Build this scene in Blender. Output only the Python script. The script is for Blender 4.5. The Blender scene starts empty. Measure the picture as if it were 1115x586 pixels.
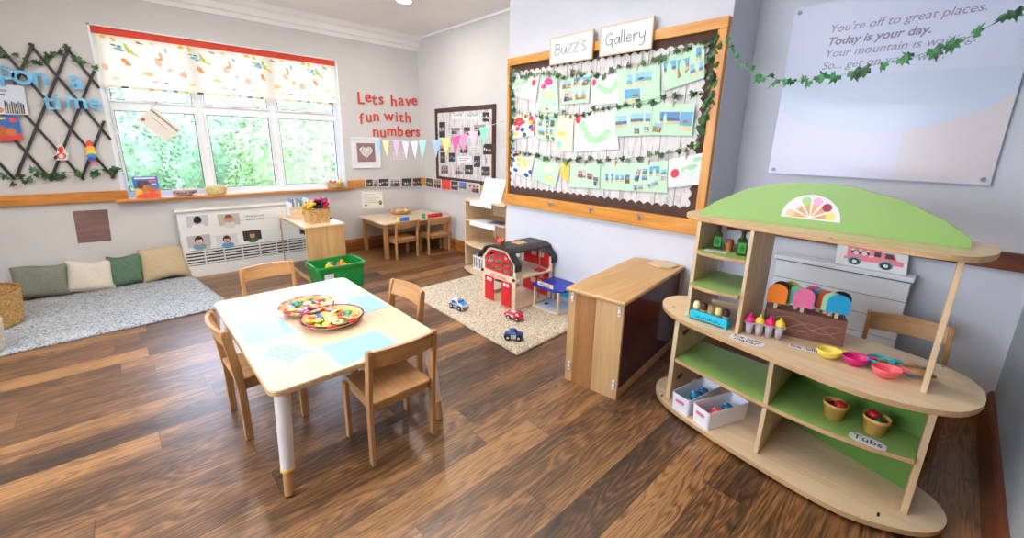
import bpy, bmesh, math, random
from mathutils import Vector, Matrix, Euler
rnd = random.Random(7)
S = bpy.context.scene
COL = S.collection
PI = math.pi

# ------------------------------------------------------------------ camera
YAW, TILT, ROLL = 0.758302968, 0.246178991, 0.0197461872
FPX, CX, CY, EYE = 452.625884, 559.296138, 271.677992, 1.5
fw = Vector((math.sin(YAW)*math.cos(TILT), math.cos(YAW)*math.cos(TILT), -math.sin(TILT)))
rt = Vector((math.cos(YAW), -math.sin(YAW), 0))
up = rt.cross(fw)
R_ = rt*math.cos(ROLL) + up*math.sin(ROLL)
U_ = up*math.cos(ROLL) - rt*math.sin(ROLL)
cd = bpy.data.cameras.new('camera'); cam = bpy.data.objects.new('camera', cd); COL.objects.link(cam)
cam.matrix_world = Matrix(((R_.x, U_.x, -fw.x, 0), (R_.y, U_.y, -fw.y, 0), (R_.z, U_.z, -fw.z, EYE), (0, 0, 0, 1)))
cd.sensor_fit = 'HORIZONTAL'; cd.sensor_width = 36; cd.lens = FPX/1115*36
cd.shift_x = -(CX-557.5)/1115; cd.shift_y = (CY-293)/1115; cd.clip_start = .02
S.camera = cam
def ray(x, y): return R_*((x-CX)/FPX) - U_*((y-CY)/FPX) + fw
def onX(x, y, X):
    d = ray(x, y); t = X/d.x; return Vector((X, d.y*t, EYE+d.z*t))
def onY(x, y, Y):
    d = ray(x, y); t = Y/d.y; return Vector((d.x*t, Y, EYE+d.z*t))
def onZ(x, y, Z):
    d = ray(x, y); t = (Z-EYE)/d.z; return Vector((d.x*t, d.y*t, Z))

# ------------------------------------------------------------------ materials
def lin(c): return tuple((v/12.92 if v <= .04045 else ((v+.055)/1.055)**2.4) for v in [k/255 for k in c])
MC = {}
def newmat(name):
    m = bpy.data.materials.new(name); m.use_nodes = True
    nt = m.node_tree; b = nt.nodes['Principled BSDF']
    return m, nt, b
def col(r, g, b, rough=.55, spec=.4):
    k = (r, g, b, rough)
    if k not in MC:
        m, nt, p = newmat('paint_%02x%02x%02x' % (r, g, b))
        p.inputs['Base Color'].default_value = (*lin((r, g, b)), 1); p.inputs['Roughness'].default_value = rough
        p.inputs['Specular IOR Level'].default_value = spec
        MC[k] = m
    return MC[k]
def nd(nt, t, **kw):
    n = nt.nodes.new(t)
    for k, v in kw.items():
        if k.startswith('i_'): n.inputs[k[2:].replace('_', ' ')].default_value = v
        else: setattr(n, k, v)
    return n
def math_(nt, op, a, b=None, c=None):
    n = nt.nodes.new('ShaderNodeMath'); n.operation = op
    for i, v in enumerate((a, b, c)):
        if v is None: continue
        if isinstance(v, (int, float)): n.inputs[i].default_value = v
        else: nt.links.new(v, n.inputs[i])
    return n.outputs[0]
def ramp(nt, fac, stops):
    n = nt.nodes.new('ShaderNodeValToRGB'); e = n.color_ramp.elements
    while len(e) < len(stops): e.new(.5)
    for i, (p, c) in enumerate(stops):
        e[i].position = p; e[i].color = (*lin(c), 1)
    nt.links.new(fac, n.inputs[0]); return n.outputs[0]
def bump(nt, p, h, s=.3, d=.01):
    n = nt.nodes.new('ShaderNodeBump'); n.inputs['Strength'].default_value = s; n.inputs['Distance'].default_value = d
    nt.links.new(h, n.inputs['Height']); nt.links.new(n.outputs[0], p.inputs['Normal'])
def wood(name, light, dark, axis='x', scale=1., rough=.42, mid=.5):
    m, nt, p = newmat(name); L = nt.links.new
    tc = nd(nt, 'ShaderNodeTexCoord'); mp = nd(nt, 'ShaderNodeMapping'); L(tc.outputs['Object'], mp.inputs[0])
    s = [14*scale]*3; s['xyz'.index(axis)] = 1.1*scale; mp.inputs['Scale'].default_value = s
    n1 = nd(nt, 'ShaderNodeTexNoise', i_Scale=1.6, i_Detail=5., i_Roughness=.62, i_Distortion=.5); L(mp.outputs[0], n1.inputs['Vector'])
    mp2 = nd(nt, 'ShaderNodeMapping'); L(tc.outputs['Object'], mp2.inputs[0])
    s2 = [90*scale]*3; s2['xyz'.index(axis)] = 4*scale; mp2.inputs['Scale'].default_value = s2
    n2 = nd(nt, 'ShaderNodeTexNoise', i_Scale=1.5, i_Detail=2.); L(mp2.outputs[0], n2.inputs['Vector'])
    f = math_(nt, 'ADD', math_(nt, 'MULTIPLY', n1.outputs[0], .75), math_(nt, 'MULTIPLY', n2.outputs[0], .25))
    L(ramp(nt, f, [(.33, dark), (.33+.34*mid, tuple((a+b)//2 for a, b in zip(light, dark))), (.68, light)]), p.inputs['Base Color'])
    p.inputs['Roughness'].default_value = rough
    bump(nt, p, n2.outputs[0], .06, .002)
    return m
def fabric(name, a, b, sc=220, rough=.95, bs=.5):
    m, nt, p = newmat(name); L = nt.links.new
    tc = nd(nt, 'ShaderNodeTexCoord')
    n = nd(nt, 'ShaderNodeTexNoise', i_Scale=float(sc), i_Detail=3., i_Roughness=.7); L(tc.outputs['Object'], n.inputs['Vector'])
    L(ramp(nt, n.outputs[0], [(.36, b), (.62, a)]), p.inputs['Base Color']); p.inputs['Roughness'].default_value = rough
    p.inputs['Specular IOR Level'].default_value = .1
    bump(nt, p, n.outputs[0], bs, .004)
    return m
def rugmat(name, stops, sc):
    m, nt, p = newmat(name); L = nt.links.new
    tc = nd(nt, 'ShaderNodeTexCoord')
    v = nd(nt, 'ShaderNodeTexVoronoi', i_Scale=float(sc)); L(tc.outputs['Object'], v.inputs['Vector'])
    sep = nd(nt, 'ShaderNodeSeparateColor'); L(v.outputs['Color'], sep.inputs[0])
    n = nd(nt, 'ShaderNodeTexNoise', i_Scale=5., i_Detail=4.); L(tc.outputs['Object'], n.inputs['Vector'])
    f = math_(nt, 'ADD', math_(nt, 'MULTIPLY', sep.outputs[0], .8), math_(nt, 'MULTIPLY', n.outputs[0], .2))
    L(ramp(nt, f, stops), p.inputs['Base Color']); p.inputs['Roughness'].default_value = 1; p.inputs['Specular IOR Level'].default_value = .05
    bump(nt, p, v.outputs['Distance'], 1., -.008)
    return m
def wallmat(name, c, c2=None):
    m, nt, p = newmat(name); L = nt.links.new
    tc = nd(nt, 'ShaderNodeTexCoord'); n = nd(nt, 'ShaderNodeTexNoise', i_Scale=2.2, i_Detail=5.); L(tc.outputs['Object'], n.inputs['Vector'])
    c2 = c2 or tuple(max(0, k-5) for k in c)
    L(ramp(nt, n.outputs[0], [(.35, c2), (.65, c)]), p.inputs['Base Color']); p.inputs['Roughness'].default_value = .62
    p.inputs['Specular IOR Level'].default_value = .3
    n2 = nd(nt, 'ShaderNodeTexNoise', i_Scale=160., i_Detail=2.); L(tc.outputs['Object'], n2.inputs['Vector']); bump(nt, p, n2.outputs[0], .05, .002)
    return m
def floor_mat():
    m, nt, p = newmat('vinyl_planks'); L = nt.links.new
    tc = nd(nt, 'ShaderNodeTexCoord'); sp = nd(nt, 'ShaderNodeSeparateXYZ'); L(tc.outputs['Object'], sp.inputs[0])
    X, Y = sp.outputs[0], sp.outputs[1]
    yr = math_(nt, 'DIVIDE', math_(nt, 'SUBTRACT', Y, .711), .1755)
    row = math_(nt, 'FLOOR', yr); fy = math_(nt, 'SUBTRACT', yr, row)
    w1 = nd(nt, 'ShaderNodeTexWhiteNoise', noise_dimensions='1D'); L(row, w1.inputs['W'])
    xr = math_(nt, 'ADD', math_(nt, 'DIVIDE', X, 1.22), math_(nt, 'MULTIPLY', w1.outputs['Value'], 7.3))
    cl = math_(nt, 'FLOOR', xr); fx = math_(nt, 'SUBTRACT', xr, cl)
    cv = nd(nt, 'ShaderNodeCombineXYZ'); L(row, cv.inputs[0]); L(cl, cv.inputs[1])
    w2 = nd(nt, 'ShaderNodeTexWhiteNoise', noise_dimensions='2D'); L(cv.outputs[0], w2.inputs['Vector'])
    r2 = w2.outputs['Value']
    # grain coordinates shifted per plank
    g = nd(nt, 'ShaderNodeCombineXYZ'); L(math_(nt, 'ADD', math_(nt, 'MULTIPLY', X, 1.15), math_(nt, 'MULTIPLY', r2, 37.)), g.inputs[0])
    L(math_(nt, 'MULTIPLY', Y, 9.), g.inputs[1]); L(math_(nt, 'MULTIPLY', r2, 19.), g.inputs[2])
    n1 = nd(nt, 'ShaderNodeTexNoise', i_Scale=1.0, i_Detail=2.5, i_Roughness=.45, i_Distortion=.35); L(g.outputs[0], n1.inputs['Vector'])
    rings = math_(nt, 'FRACT', math_(nt, 'MULTIPLY', n1.outputs[0], 15.))
    rings = math_(nt, 'ABSOLUTE', math_(nt, 'SUBTRACT', math_(nt, 'MULTIPLY', rings, 2.), 1.))
    g2 = nd(nt, 'ShaderNodeCombineXYZ'); L(math_(nt, 'ADD', math_(nt, 'MULTIPLY', X, 6.), math_(nt, 'MULTIPLY', r2, 50.)), g2.inputs[0]); L(math_(nt, 'MULTIPLY', Y, 150.), g2.inputs[1])
    n2 = nd(nt, 'ShaderNodeTexNoise', i_Scale=1., i_Detail=3., i_Roughness=.6); L(g2.outputs[0], n2.inputs['Vector'])
    n3 = nd(nt, 'ShaderNodeTexNoise', i_Scale=.6, i_Detail=3.); L(g.outputs[0], n3.inputs['Vector'])
    f = math_(nt, 'ADD', math_(nt, 'MULTIPLY', rings, .13), math_(nt, 'MULTIPLY', n2.outputs[0], .42))
    f = math_(nt, 'ADD', f, math_(nt, 'MULTIPLY', r2, .17))
    f = math_(nt, 'ADD', f, math_(nt, 'MULTIPLY', n3.outputs[0], .36))
    c = ramp(nt, f, [(.37, (39, 26, 16)), (.47, (75, 50, 30)), (.57, (112, 76, 44)), (.69, (158, 114, 68))])
    ey = math_(nt, 'MINIMUM', fy, math_(nt, 'SUBTRACT', 1., fy)); ex = math_(nt, 'MINIMUM', fx, math_(nt, 'SUBTRACT', 1., fx))
    gap = math_(nt, 'MAXIMUM', math_(nt, 'LESS_THAN', ey, .010), math_(nt, 'LESS_THAN', ex, .0015))
    mx = nd(nt, 'ShaderNodeMix', data_type='RGBA'); L(math_(nt, 'MULTIPLY', gap, .7), mx.inputs[0]); L(c, mx.inputs[6]); mx.inputs[7].default_value = (*lin((38, 24, 16)), 1)
    L(mx.outputs[2], p.inputs['Base Color'])
    L(math_(nt, 'ADD', math_(nt, 'MULTIPLY', n2.outputs[0], .16), .29), p.inputs['Roughness'])
    p.inputs['Specular IOR Level'].default_value = .75
    bump(nt, p, math_(nt, 'SUBTRACT', math_(nt, 'MULTIPLY', n2.outputs[0], .25), gap), .12, .002)
    return m
def plankpaper():
    m, nt, p = newmat('whitewashed_plank_paper'); L = nt.links.new
    tc = nd(nt, 'ShaderNodeTexCoord'); sp = nd(nt, 'ShaderNodeSeparateXYZ'); L(tc.outputs['Object'], sp.inputs[0])
    y = math_(nt, 'DIVIDE', sp.outputs[1], .155); r = math_(nt, 'FLOOR', y); fy = math_(nt, 'SUBTRACT', y, r)
    mp = nd(nt, 'ShaderNodeMapping'); L(tc.outputs['Object'], mp.inputs[0]); mp.inputs['Scale'].default_value = (1, 26, 7)
    n = nd(nt, 'ShaderNodeTexNoise', i_Scale=1., i_Detail=4., i_Roughness=.65); L(mp.outputs[0], n.inputs['Vector'])
    c = ramp(nt, n.outputs[0], [(.28, (138, 130, 124)), (.40, (190, 186, 183)), (.52, (216, 213, 212))])
    gap = math_(nt, 'LESS_THAN', fy, .045)
    mx = nd(nt, 'ShaderNodeMix', data_type='RGBA'); L(math_(nt, 'MULTIPLY', gap, .75), mx.inputs[0]); L(c, mx.inputs[6]); mx.inputs[7].default_value = (*lin((80, 72, 68)), 1)
    L(mx.outputs[2], p.inputs['Base Color']); p.inputs['Roughness'].default_value = .8
    return m
def glassmat(name, tint=(1, 1, 1), gl=.1):
    m = bpy.data.materials.new(name); m.use_nodes = True; nt = m.node_tree; nt.nodes.clear(); L = nt.links.new
    t = nd(nt, 'ShaderNodeBsdfTransparent'); t.inputs[0].default_value = (*tint, 1); g = nd(nt, 'ShaderNodeBsdfGlossy'); g.inputs['Roughness'].default_value = .02
    mx = nd(nt, 'ShaderNodeMixShader'); fr = nd(nt, 'ShaderNodeFresnel', i_IOR=1.4)
    o = nd(nt, 'ShaderNodeOutputMaterial'); L(math_(nt, 'MULTIPLY', fr.outputs[0], gl*8), mx.inputs[0]); L(t.outputs[0], mx.inputs[1]); L(g.outputs[0], mx.inputs[2]); L(mx.outputs[0], o.inputs[0])
    return m
def clearplastic(name, tint, a=.45):
    m = bpy.data.materials.new(name); m.use_nodes = True; nt = m.node_tree; p = nt.nodes['Principled BSDF']; L = nt.links.new
    p.inputs['Base Color'].default_value = (*lin(tint), 1); p.inputs['Roughness'].default_value = .25
    t = nd(nt, 'ShaderNodeBsdfTransparent'); mx = nd(nt, 'ShaderNodeMixShader'); mx.inputs[0].default_value = a
    o = nt.nodes['Material Output']; L(t.outputs[0], mx.inputs[1]); L(p.outputs[0], mx.inputs[2]); L(mx.outputs[0], o.inputs[0])
    return m
def translucent(name, c, f=.5):
    m = bpy.data.materials.new(name); m.use_nodes = True; nt = m.node_tree; p = nt.nodes['Principled BSDF']; L = nt.links.new
    p.inputs['Base Color'].default_value = (*lin(c), 1); p.inputs['Roughness'].default_value = .9; p.inputs['Specular IOR Level'].default_value = .1
    t = nd(nt, 'ShaderNodeBsdfTranslucent'); t.inputs[0].default_value = (*lin(c), 1); mx = nd(nt, 'ShaderNodeMixShader'); mx.inputs[0].default_value = f
    o = nt.nodes['Material Output']; L(p.outputs[0], mx.inputs[1]); L(t.outputs[0], mx.inputs[2]); L(mx.outputs[0], o.inputs[0])
    return m
def emit(name, c, s):
    m, nt, p = newmat(name); p.inputs['Base Color'].default_value = (*c, 1); p.inputs['Emission Color'].default_value = (*c, 1); p.inputs['Emission Strength'].default_value = s
    return m
def leafmat(name, a, b, sc=18., rough=.5):
    m, nt, p = newmat(name); L = nt.links.new
    tc = nd(nt, 'ShaderNodeTexCoord'); n = nd(nt, 'ShaderNodeTexNoise', i_Scale=sc, i_Detail=2.); L(tc.outputs['Object'], n.inputs['Vector'])
    L(ramp(nt, n.outputs[0], [(.38, b), (.62, a)]), p.inputs['Base Color']); p.inputs['Roughness'].default_value = rough
    return m
def cloudmat(name):
    m, nt, p = newmat(name); L = nt.links.new
    tc = nd(nt, 'ShaderNodeTexCoord'); n = nd(nt, 'ShaderNodeTexNoise', i_Scale=9., i_Detail=4.); L(tc.outputs['Object'], n.inputs['Vector'])
    L(ramp(nt, n.outputs[0], [(.40, (88, 162, 206)), (.55, (120, 188, 224)), (.68, (222, 238, 246))]), p.inputs['Base Color']); p.inputs['Roughness'].default_value = .5
    return m

M = dict(
 floor=floor_mat(), wall=wallmat('wall_paint', (209, 206, 203)), wallc=wallmat('wall_paint_daylight_tint', (212, 214, 221)), ceil=wallmat('ceiling_paint', (240, 237, 234)),  # wallc carries a cool tint standing in for bluish daylight
 white=col(236, 236, 234, .5), upvc=col(240, 242, 244, .3), pine=wood('varnished_pine', (208, 142, 68), (160, 96, 38), 'x', 1., .35), piney=wood('varnished_pine_rail', (222, 160, 74), (182, 116, 44), 'y', 1., .35),
 pinez=wood('varnished_pine_upright', (222, 160, 74), (186, 120, 46), 'z', 1., .35), darkrail=wood('stained_rail', (128, 66, 34), (86, 40, 20), 'y', 1., .35),
 skx=wood('skirting_pine', (176, 108, 52), (120, 66, 28), 'x', 1., .4), sky=wood('skirting_pine_far', (176, 108, 52), (120, 66, 28), 'y', 1., .4),
 birchx=wood('birch_ply', (226, 203, 168), (206, 178, 138), 'x', .8), birchy=wood('birch_ply_long', (226, 203, 168), (206, 178, 138), 'y', .8), birchz=wood('birch_ply_upright', (222, 196, 156), (200, 168, 124), 'z', .8),
 beechx=wood('beech_rail', (200, 154, 102), (172, 122, 74), 'x', 1.), beechz=wood('beech_leg', (194, 146, 94), (164, 114, 66), 'z', 1.), beechy=wood('beech_seat', (200, 156, 106), (174, 126, 78), 'y', 1.),
 tabletop=wood('pale_laminate', (226, 202, 172), (216, 190, 158), 'y', .5, .30), edge=wood('ply_edge', (206, 170, 122), (176, 134, 86), 'y', 1.6),
 cabwood=wood('oak_veneer', (204, 164, 112), (180, 136, 86), 'x', .7), caba=wood('oak_panel_pale', (208, 172, 122), (182, 142, 92), 'z', .7), cabb=wood('oak_panel_red', (178, 126, 76), (148, 98, 54), 'z', .7),
 green=col(136, 172, 92, .4), green_shade=col(96, 134, 56, .4), black=col(30, 28, 30, .5), steel=col(150, 150, 150, .25),
 lattice=wood('black_trellis', (52, 46, 44), (32, 28, 28), 'z', 1.), ivy=leafmat('ivy_leaf', (62, 108, 52), (30, 62, 32)), stem=col(74, 84, 44), ivyb=leafmat('plastic_ivy_leaf', (52, 128, 70), (18, 62, 34)), stemb=col(88, 158, 112),
 rug_g=rugmat('grey_rug_pile', [(.12, (104, 110, 116)), (.28, (166, 171, 176)), (.6, (194, 199, 203)), (.9, (214, 218, 221))], 120), rug_b=rugmat('beige_rug_pile', [(.10, (150, 132, 108)), (.3, (204, 188, 164)), (.65, (222, 208, 186)), (.9, (236, 226, 208))], 110),
 wick=fabric('wicker_weave', (212, 178, 122), (160, 120, 70), 60, .8, .4), wickd=fabric('dark_wicker', (176, 130, 74), (112, 74, 38), 60, .8, .4), wickw=fabric('white_wicker', (232, 226, 216), (196, 184, 168), 60, .8, .4), palm=fabric('palm_weave', (222, 194, 148), (192, 158, 110), 90, .85, .3),
 paper=col(228, 228, 231, .7), cream=col(232, 224, 208, .7), mint=col(190, 226, 194, .7), brown=fabric('brown_hessian', (92, 70, 62), (66, 48, 42), 300, .95), red=col(206, 36, 40, .45), plank=plankpaper(),
 glass=glassmat('window_glass'), mirror=None, clear=clearplastic('frosted_plastic', (232, 222, 226), .5), acr=col(74, 26, 34, .12, .5),
)
mm, nt_, p_ = newmat('mirror'); p_.inputs['Base Color'].default_value = (.82, .84, .86, 1); p_.inputs['Metallic'].default_value = 1; p_.inputs['Roughness'].default_value = .06; M['mirror'] = mm

# ------------------------------------------------------------------ mesh builder
FONT = {}
class MB:
    def __init__(s): s.v = []; s.f = []; s.m = []; s.mats = []; s.sm = []
    def mi(s, m):
        if m not in s.mats: s.mats.append(m)
        return s.mats.index(m)
    def add(s, vs, fs, m, smooth=False):
        o = len(s.v); k = s.mi(m); s.v += [Vector(p) for p in vs]
        for f in fs: s.f.append(tuple(i+o for i in f)); s.m.append(k); s.sm.append(smooth)
        return s
    def bm(s, b, m, mat=None, smooth=False):
        b.verts.ensure_lookup_table(); b.verts.index_update()
        vs = [(mat @ v.co if mat else v.co.copy()) for v in b.verts]; fs = [[v.index for v in f.verts] for f in b.faces]
        b.free(); return s.add(vs, fs, m, smooth)
    def obox(s, c, size, m, rot=None, bev=0., seg=2):
        b = bmesh.new(); bmesh.ops.create_cube(b, size=1); bmesh.ops.scale(b, vec=size, verts=b.verts)
        if bev: bmesh.ops.bevel(b, geom=b.edges[:]+b.verts[:], offset=min(bev, min(size)*.49), segments=seg, affect='EDGES', profile=.5)
        mat = Matrix.Translation(Vector(c))
        if rot is not None: mat = mat @ (rot.to_4x4() if not isinstance(rot, Euler) else rot.to_matrix().to_4x4())
        return s.bm(b, m, mat)
    def box(s, x0, x1, y0, y1, z0, z1, m, bev=0.):
        return s.obox(((x0+x1)/2, (y0+y1)/2, (z0+z1)/2), (abs(x1-x0), abs(y1-y0), abs(z1-z0)), m, None, bev)
    def bar(s, a, b, w, t, m, upv=(0, 0, 1), bev=0.):
        a, b = Vector(a), Vector(b); d = b-a; L = d.length; z = d.normalized(); u = Vector(upv)
        x = u.cross(z)
        if x.length < 1e-4: x = Vector((1, 0, 0)).cross(z)
        x.normalize(); y = z.cross(x)
        rot = Matrix((x, y, z)).transposed()
        return s.obox((a+b)/2, (w, t, L), m, rot, bev)
    def cyl(s, a, b, r0, r1, m, n=16, caps=True, smooth=True):
        a, b = Vector(a), Vector(b); z = (b-a).normalized(); x = z.orthogonal().normalized(); y = z.cross(x)
        vs = []; 
        for p, r in ((a, r0), (b, r1)):
            for i in range(n):
                t = 2*PI*i/n; vs.append(p+(x*math.cos(t)+y*math.sin(t))*r)
        s.add(vs, [(i, (i+1) % n, n+(i+1) % n, n+i) for i in range(n)], m, smooth)
        if caps: s.add(vs[:n], [tuple(range(n))[::-1]], m); s.add(vs[n:], [tuple(range(n))], m)
        return s
    def lathe(s, prof, m, c=(0, 0, 0), n=24, smooth=True, sq=1., amp=0., k=0, tilt=None):
        c = Vector(c); vs = []; q = len(prof)
        for j, (r, z) in enumerate(prof):
            for i in range(n):
                t = 2*PI*i/n; rr = r*(1+(amp*math.cos(k*t+PI*(j % 2)) if k else 0))
                p = Vector((rr*math.cos(t), rr*math.sin(t)*sq, z)); vs.append(c+(tilt @ p if tilt else p))
        fs = [(j*n+i, j*n+(i+1) % n, (j+1)*n+(i+1) % n, (j+1)*n+i) for j in range(q-1) for i in range(n)]
        if prof[0][0] > 1e-5: fs.append(tuple(range(n))[::-1])
        if prof[-1][0] > 1e-5: fs.append(tuple((q-1)*n+i for i in range(n)))
        return s.add(vs, fs, m, smooth)
    def tube(s, pts, r, m, n=8, smooth=True, closed=False):
        pts = [Vector(p) for p in pts]; vs = []; L = len(pts); prev = None
        for i, p in enumerate(pts):
            a = pts[i-1] if (i or closed) else p; b = pts[(i+1) % L] if (i < L-1 or closed) else p
            d = (b-a).normalized()
            x = (prev-d*prev.dot(d)) if prev else d.orthogonal()
            x.normalize(); prev = x; y = d.cross(x); rr = r[i] if isinstance(r, (list, tuple)) else r
            for j in range(n):
                t = 2*PI*j/n; vs.append(p+(x*math.cos(t)+y*math.sin(t))*rr)
        fs = []
        for i in range(L if closed else L-1):
            k = (i+1) % L
            fs += [(i*n+j, i*n+(j+1) % n, k*n+(j+1) % n, k*n+j) for j in range(n)]
        if not closed: fs += [tuple(range(n))[::-1], tuple((L-1)*n+j for j in range(n))]
        return s.add(vs, fs, m, smooth)
    def prism(s, poly, ax, c0, c1, m, bev=0., mside=None):
        def P(a, b, c): return {'x': (c, a, b), 'y': (a, c, b), 'z': (a, b, c)}[ax]
        n = len(poly); vs = [P(a, b, c0) for a, b in poly]+[P(a, b, c1) for a, b in poly]
        if bev:
            b = bmesh.new(); V = [b.verts.new(v) for v in vs]
            b.faces.new(V[:n][::-1]); b.faces.new(V[n:])
            for i in range(n): b.faces.new((V[i], V[(i+1) % n], V[n+(i+1) % n], V[n+i]))
            bmesh.ops.recalc_face_normals(b, faces=b.faces[:])
            ed = [e for e in b.edges if len(e.link_faces) == 2 and any(len(f.verts) == n and f in e.link_faces for f in b.faces if len(f.verts) == n)]
            bmesh.ops.bevel(b, geom=ed, offset=bev, segments=2, affect='EDGES', profile=.5)
            return s.bm(b, m)
        s.add(vs, [tuple(range(n))[::-1], tuple(range(n, 2*n))], m)
        return s.add(vs, [(i, (i+1) % n, n+(i+1) % n, n+i) for i in range(n)], mside or m)
    def sphere(s, c, r, m, n=12, rot=None):
        if isinstance(r, (int, float)): r = (r, r, r)
        b = bmesh.new(); bmesh.ops.create_uvsphere(b, u_segments=n, v_segments=max(6, n//2+2), radius=1)
        mt = Matrix.Translation(Vector(c)) @ (rot.to_4x4() if rot is not None else Matrix.Identity(4)) @ Matrix.Diagonal((*r, 1))
        return s.bm(b, m, mt, True)
    def face(s, pts, m): return s.add(pts, [tuple(range(len(pts)))], m)
    def slab(s, pts, nrm, t, m, mside=None):
        n = Vector(nrm)*t; pts = [Vector(p) for p in pts]; k = len(pts); vs = pts+[p+n for p in pts]
        s.add(vs, [tuple(range(k))[::-1], tuple(range(k, 2*k))], m)
        return s.add(vs, [(i, (i+1) % k, k+(i+1) % k, k+i) for i in range(k)], mside or m)
    def text(s, t, o, u, v, size, m, depth=.0006, shear=0., bold=0., align='LEFT', valign='TOP_BASELINE', center=False):
        cu = bpy.data.curves.new('t', 'FONT'); cu.body = t; cu.size = size; cu.shear = shear; cu.offset = bold; cu.extrude = depth/2; cu.resolution_u = 3
        cu.align_x = align; cu.align_y = valign
        ob = bpy.data.objects.new('t', cu); COL.objects.link(ob); dg = bpy.context.evaluated_depsgraph_get(); me = ob.evaluated_get(dg).to_mesh()
        vs = [x.co.copy() for x in me.vertices]; fs = [tuple(p.vertices) for p in me.polygons]
        ob.evaluated_get(dg).to_mesh_clear(); bpy.data.objects.remove(ob); bpy.data.curves.remove(cu)
        u = Vector(u).normalized(); v = Vector(v).normalized(); w = u.cross(v); o = Vector(o)
        if center and vs:
            cx = (min(p.x for p in vs)+max(p.x for p in vs))/2; cy = (min(p.y for p in vs)+max(p.y for p in vs))/2
            vs = [p-Vector((cx, cy, 0)) for p in vs]
        return s.add([o+u*p.x+v*p.y+w*(p.z+depth/2) for p in vs], fs, m)

def link(name, mb, parent=None, origin=None):
    me = bpy.data.meshes.new(name); off = Vector(parent.location) if parent else Vector((0, 0, 0))
    g = parent.parent if parent else None
    while g: off += Vector(g.location); g = g.parent
    if origin == 'auto':
        xs, ys, zs = zip(*[tuple(p) for p in mb.v]); o2 = Vector(((min(xs)+max(xs))/2, (min(ys)+max(ys))/2, min(zs)))
    else: o2 = Vector(origin or (0, 0, 0))
    me.from_pydata([tuple(p-off-o2) for p in mb.v], [], mb.f)
    for m in mb.mats: me.materials.append(m)
    me.polygons.foreach_set('material_index', mb.m); me.polygons.foreach_set('use_smooth', mb.sm)
    me.validate(); me.update()
    b = bmesh.new(); b.from_mesh(me); bmesh.ops.recalc_face_normals(b, faces=b.faces[:]); b.to_mesh(me); b.free()
    o = bpy.data.objects.new(name, me); COL.objects.link(o); o.location = o2
    if parent: o.parent = parent
    return o
def thing(name, label, cat, loc=(0, 0, 0), group=None):
    o = bpy.data.objects.new(name, None); COL.objects.link(o); o.location = loc; o.empty_display_size = .05
    o['label'] = label; o['category'] = cat
    if group: o['group'] = group
    return o
def solo(name, mb, label, cat, group=None):
    o = link(name, mb, None, 'auto'); o['label'] = label; o['category'] = cat
    if group: o['group'] = group
    return o
def part(name, mb, parent, label=None):
    o = link(name, mb, parent)
    if label: o['label'] = label
    return o
def struct(name, mb, parent=None):
    o = link(name, mb, parent)
    if not parent: o['kind'] = 'structure'
    return o
def dup(root, label=None, group=None, loc=None, rz=None):
    r = root.copy(); COL.objects.link(r)
    def kids(a, b):
        for ch in [c for c in a.children]:
            c = ch.copy(); COL.objects.link(c); c.parent = b; kids(ch, c)
    kids(root, r)
    if label: r['label'] = label
    if group: r['group'] = group
    if loc is not None: r.location = loc
    if rz is not None: r.rotation_euler = (0, 0, rz)
    return r
def rrect(x0, x1, y0, y1, r, n=5):
    out = []
    for cx, cy, a in ((x1-r, y1-r, 0), (x0+r, y1-r, 90), (x0+r, y0+r, 180), (x1-r, y0+r, 270)):
        for i in range(n+1):
            t = math.radians(a+90*i/n); out.append((cx+r*math.cos(t), cy+r*math.sin(t)))
    return out
def disc2(cx, cy, rx, ry=None, n=14): return [(cx+rx*math.cos(2*PI*i/n), cy+(ry or rx)*math.sin(2*PI*i/n)) for i in range(n)]
def leaf_pts(s): return [(0, -.1*s), (.28*s, -.3*s), (.5*s, 0), (.3*s, .12*s), (.34*s, .45*s), (.12*s, .36*s), (0, .8*s), (-.12*s, .36*s), (-.34*s, .45*s), (-.3*s, .12*s), (-.5*s, 0), (-.28*s, -.3*s)]
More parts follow.
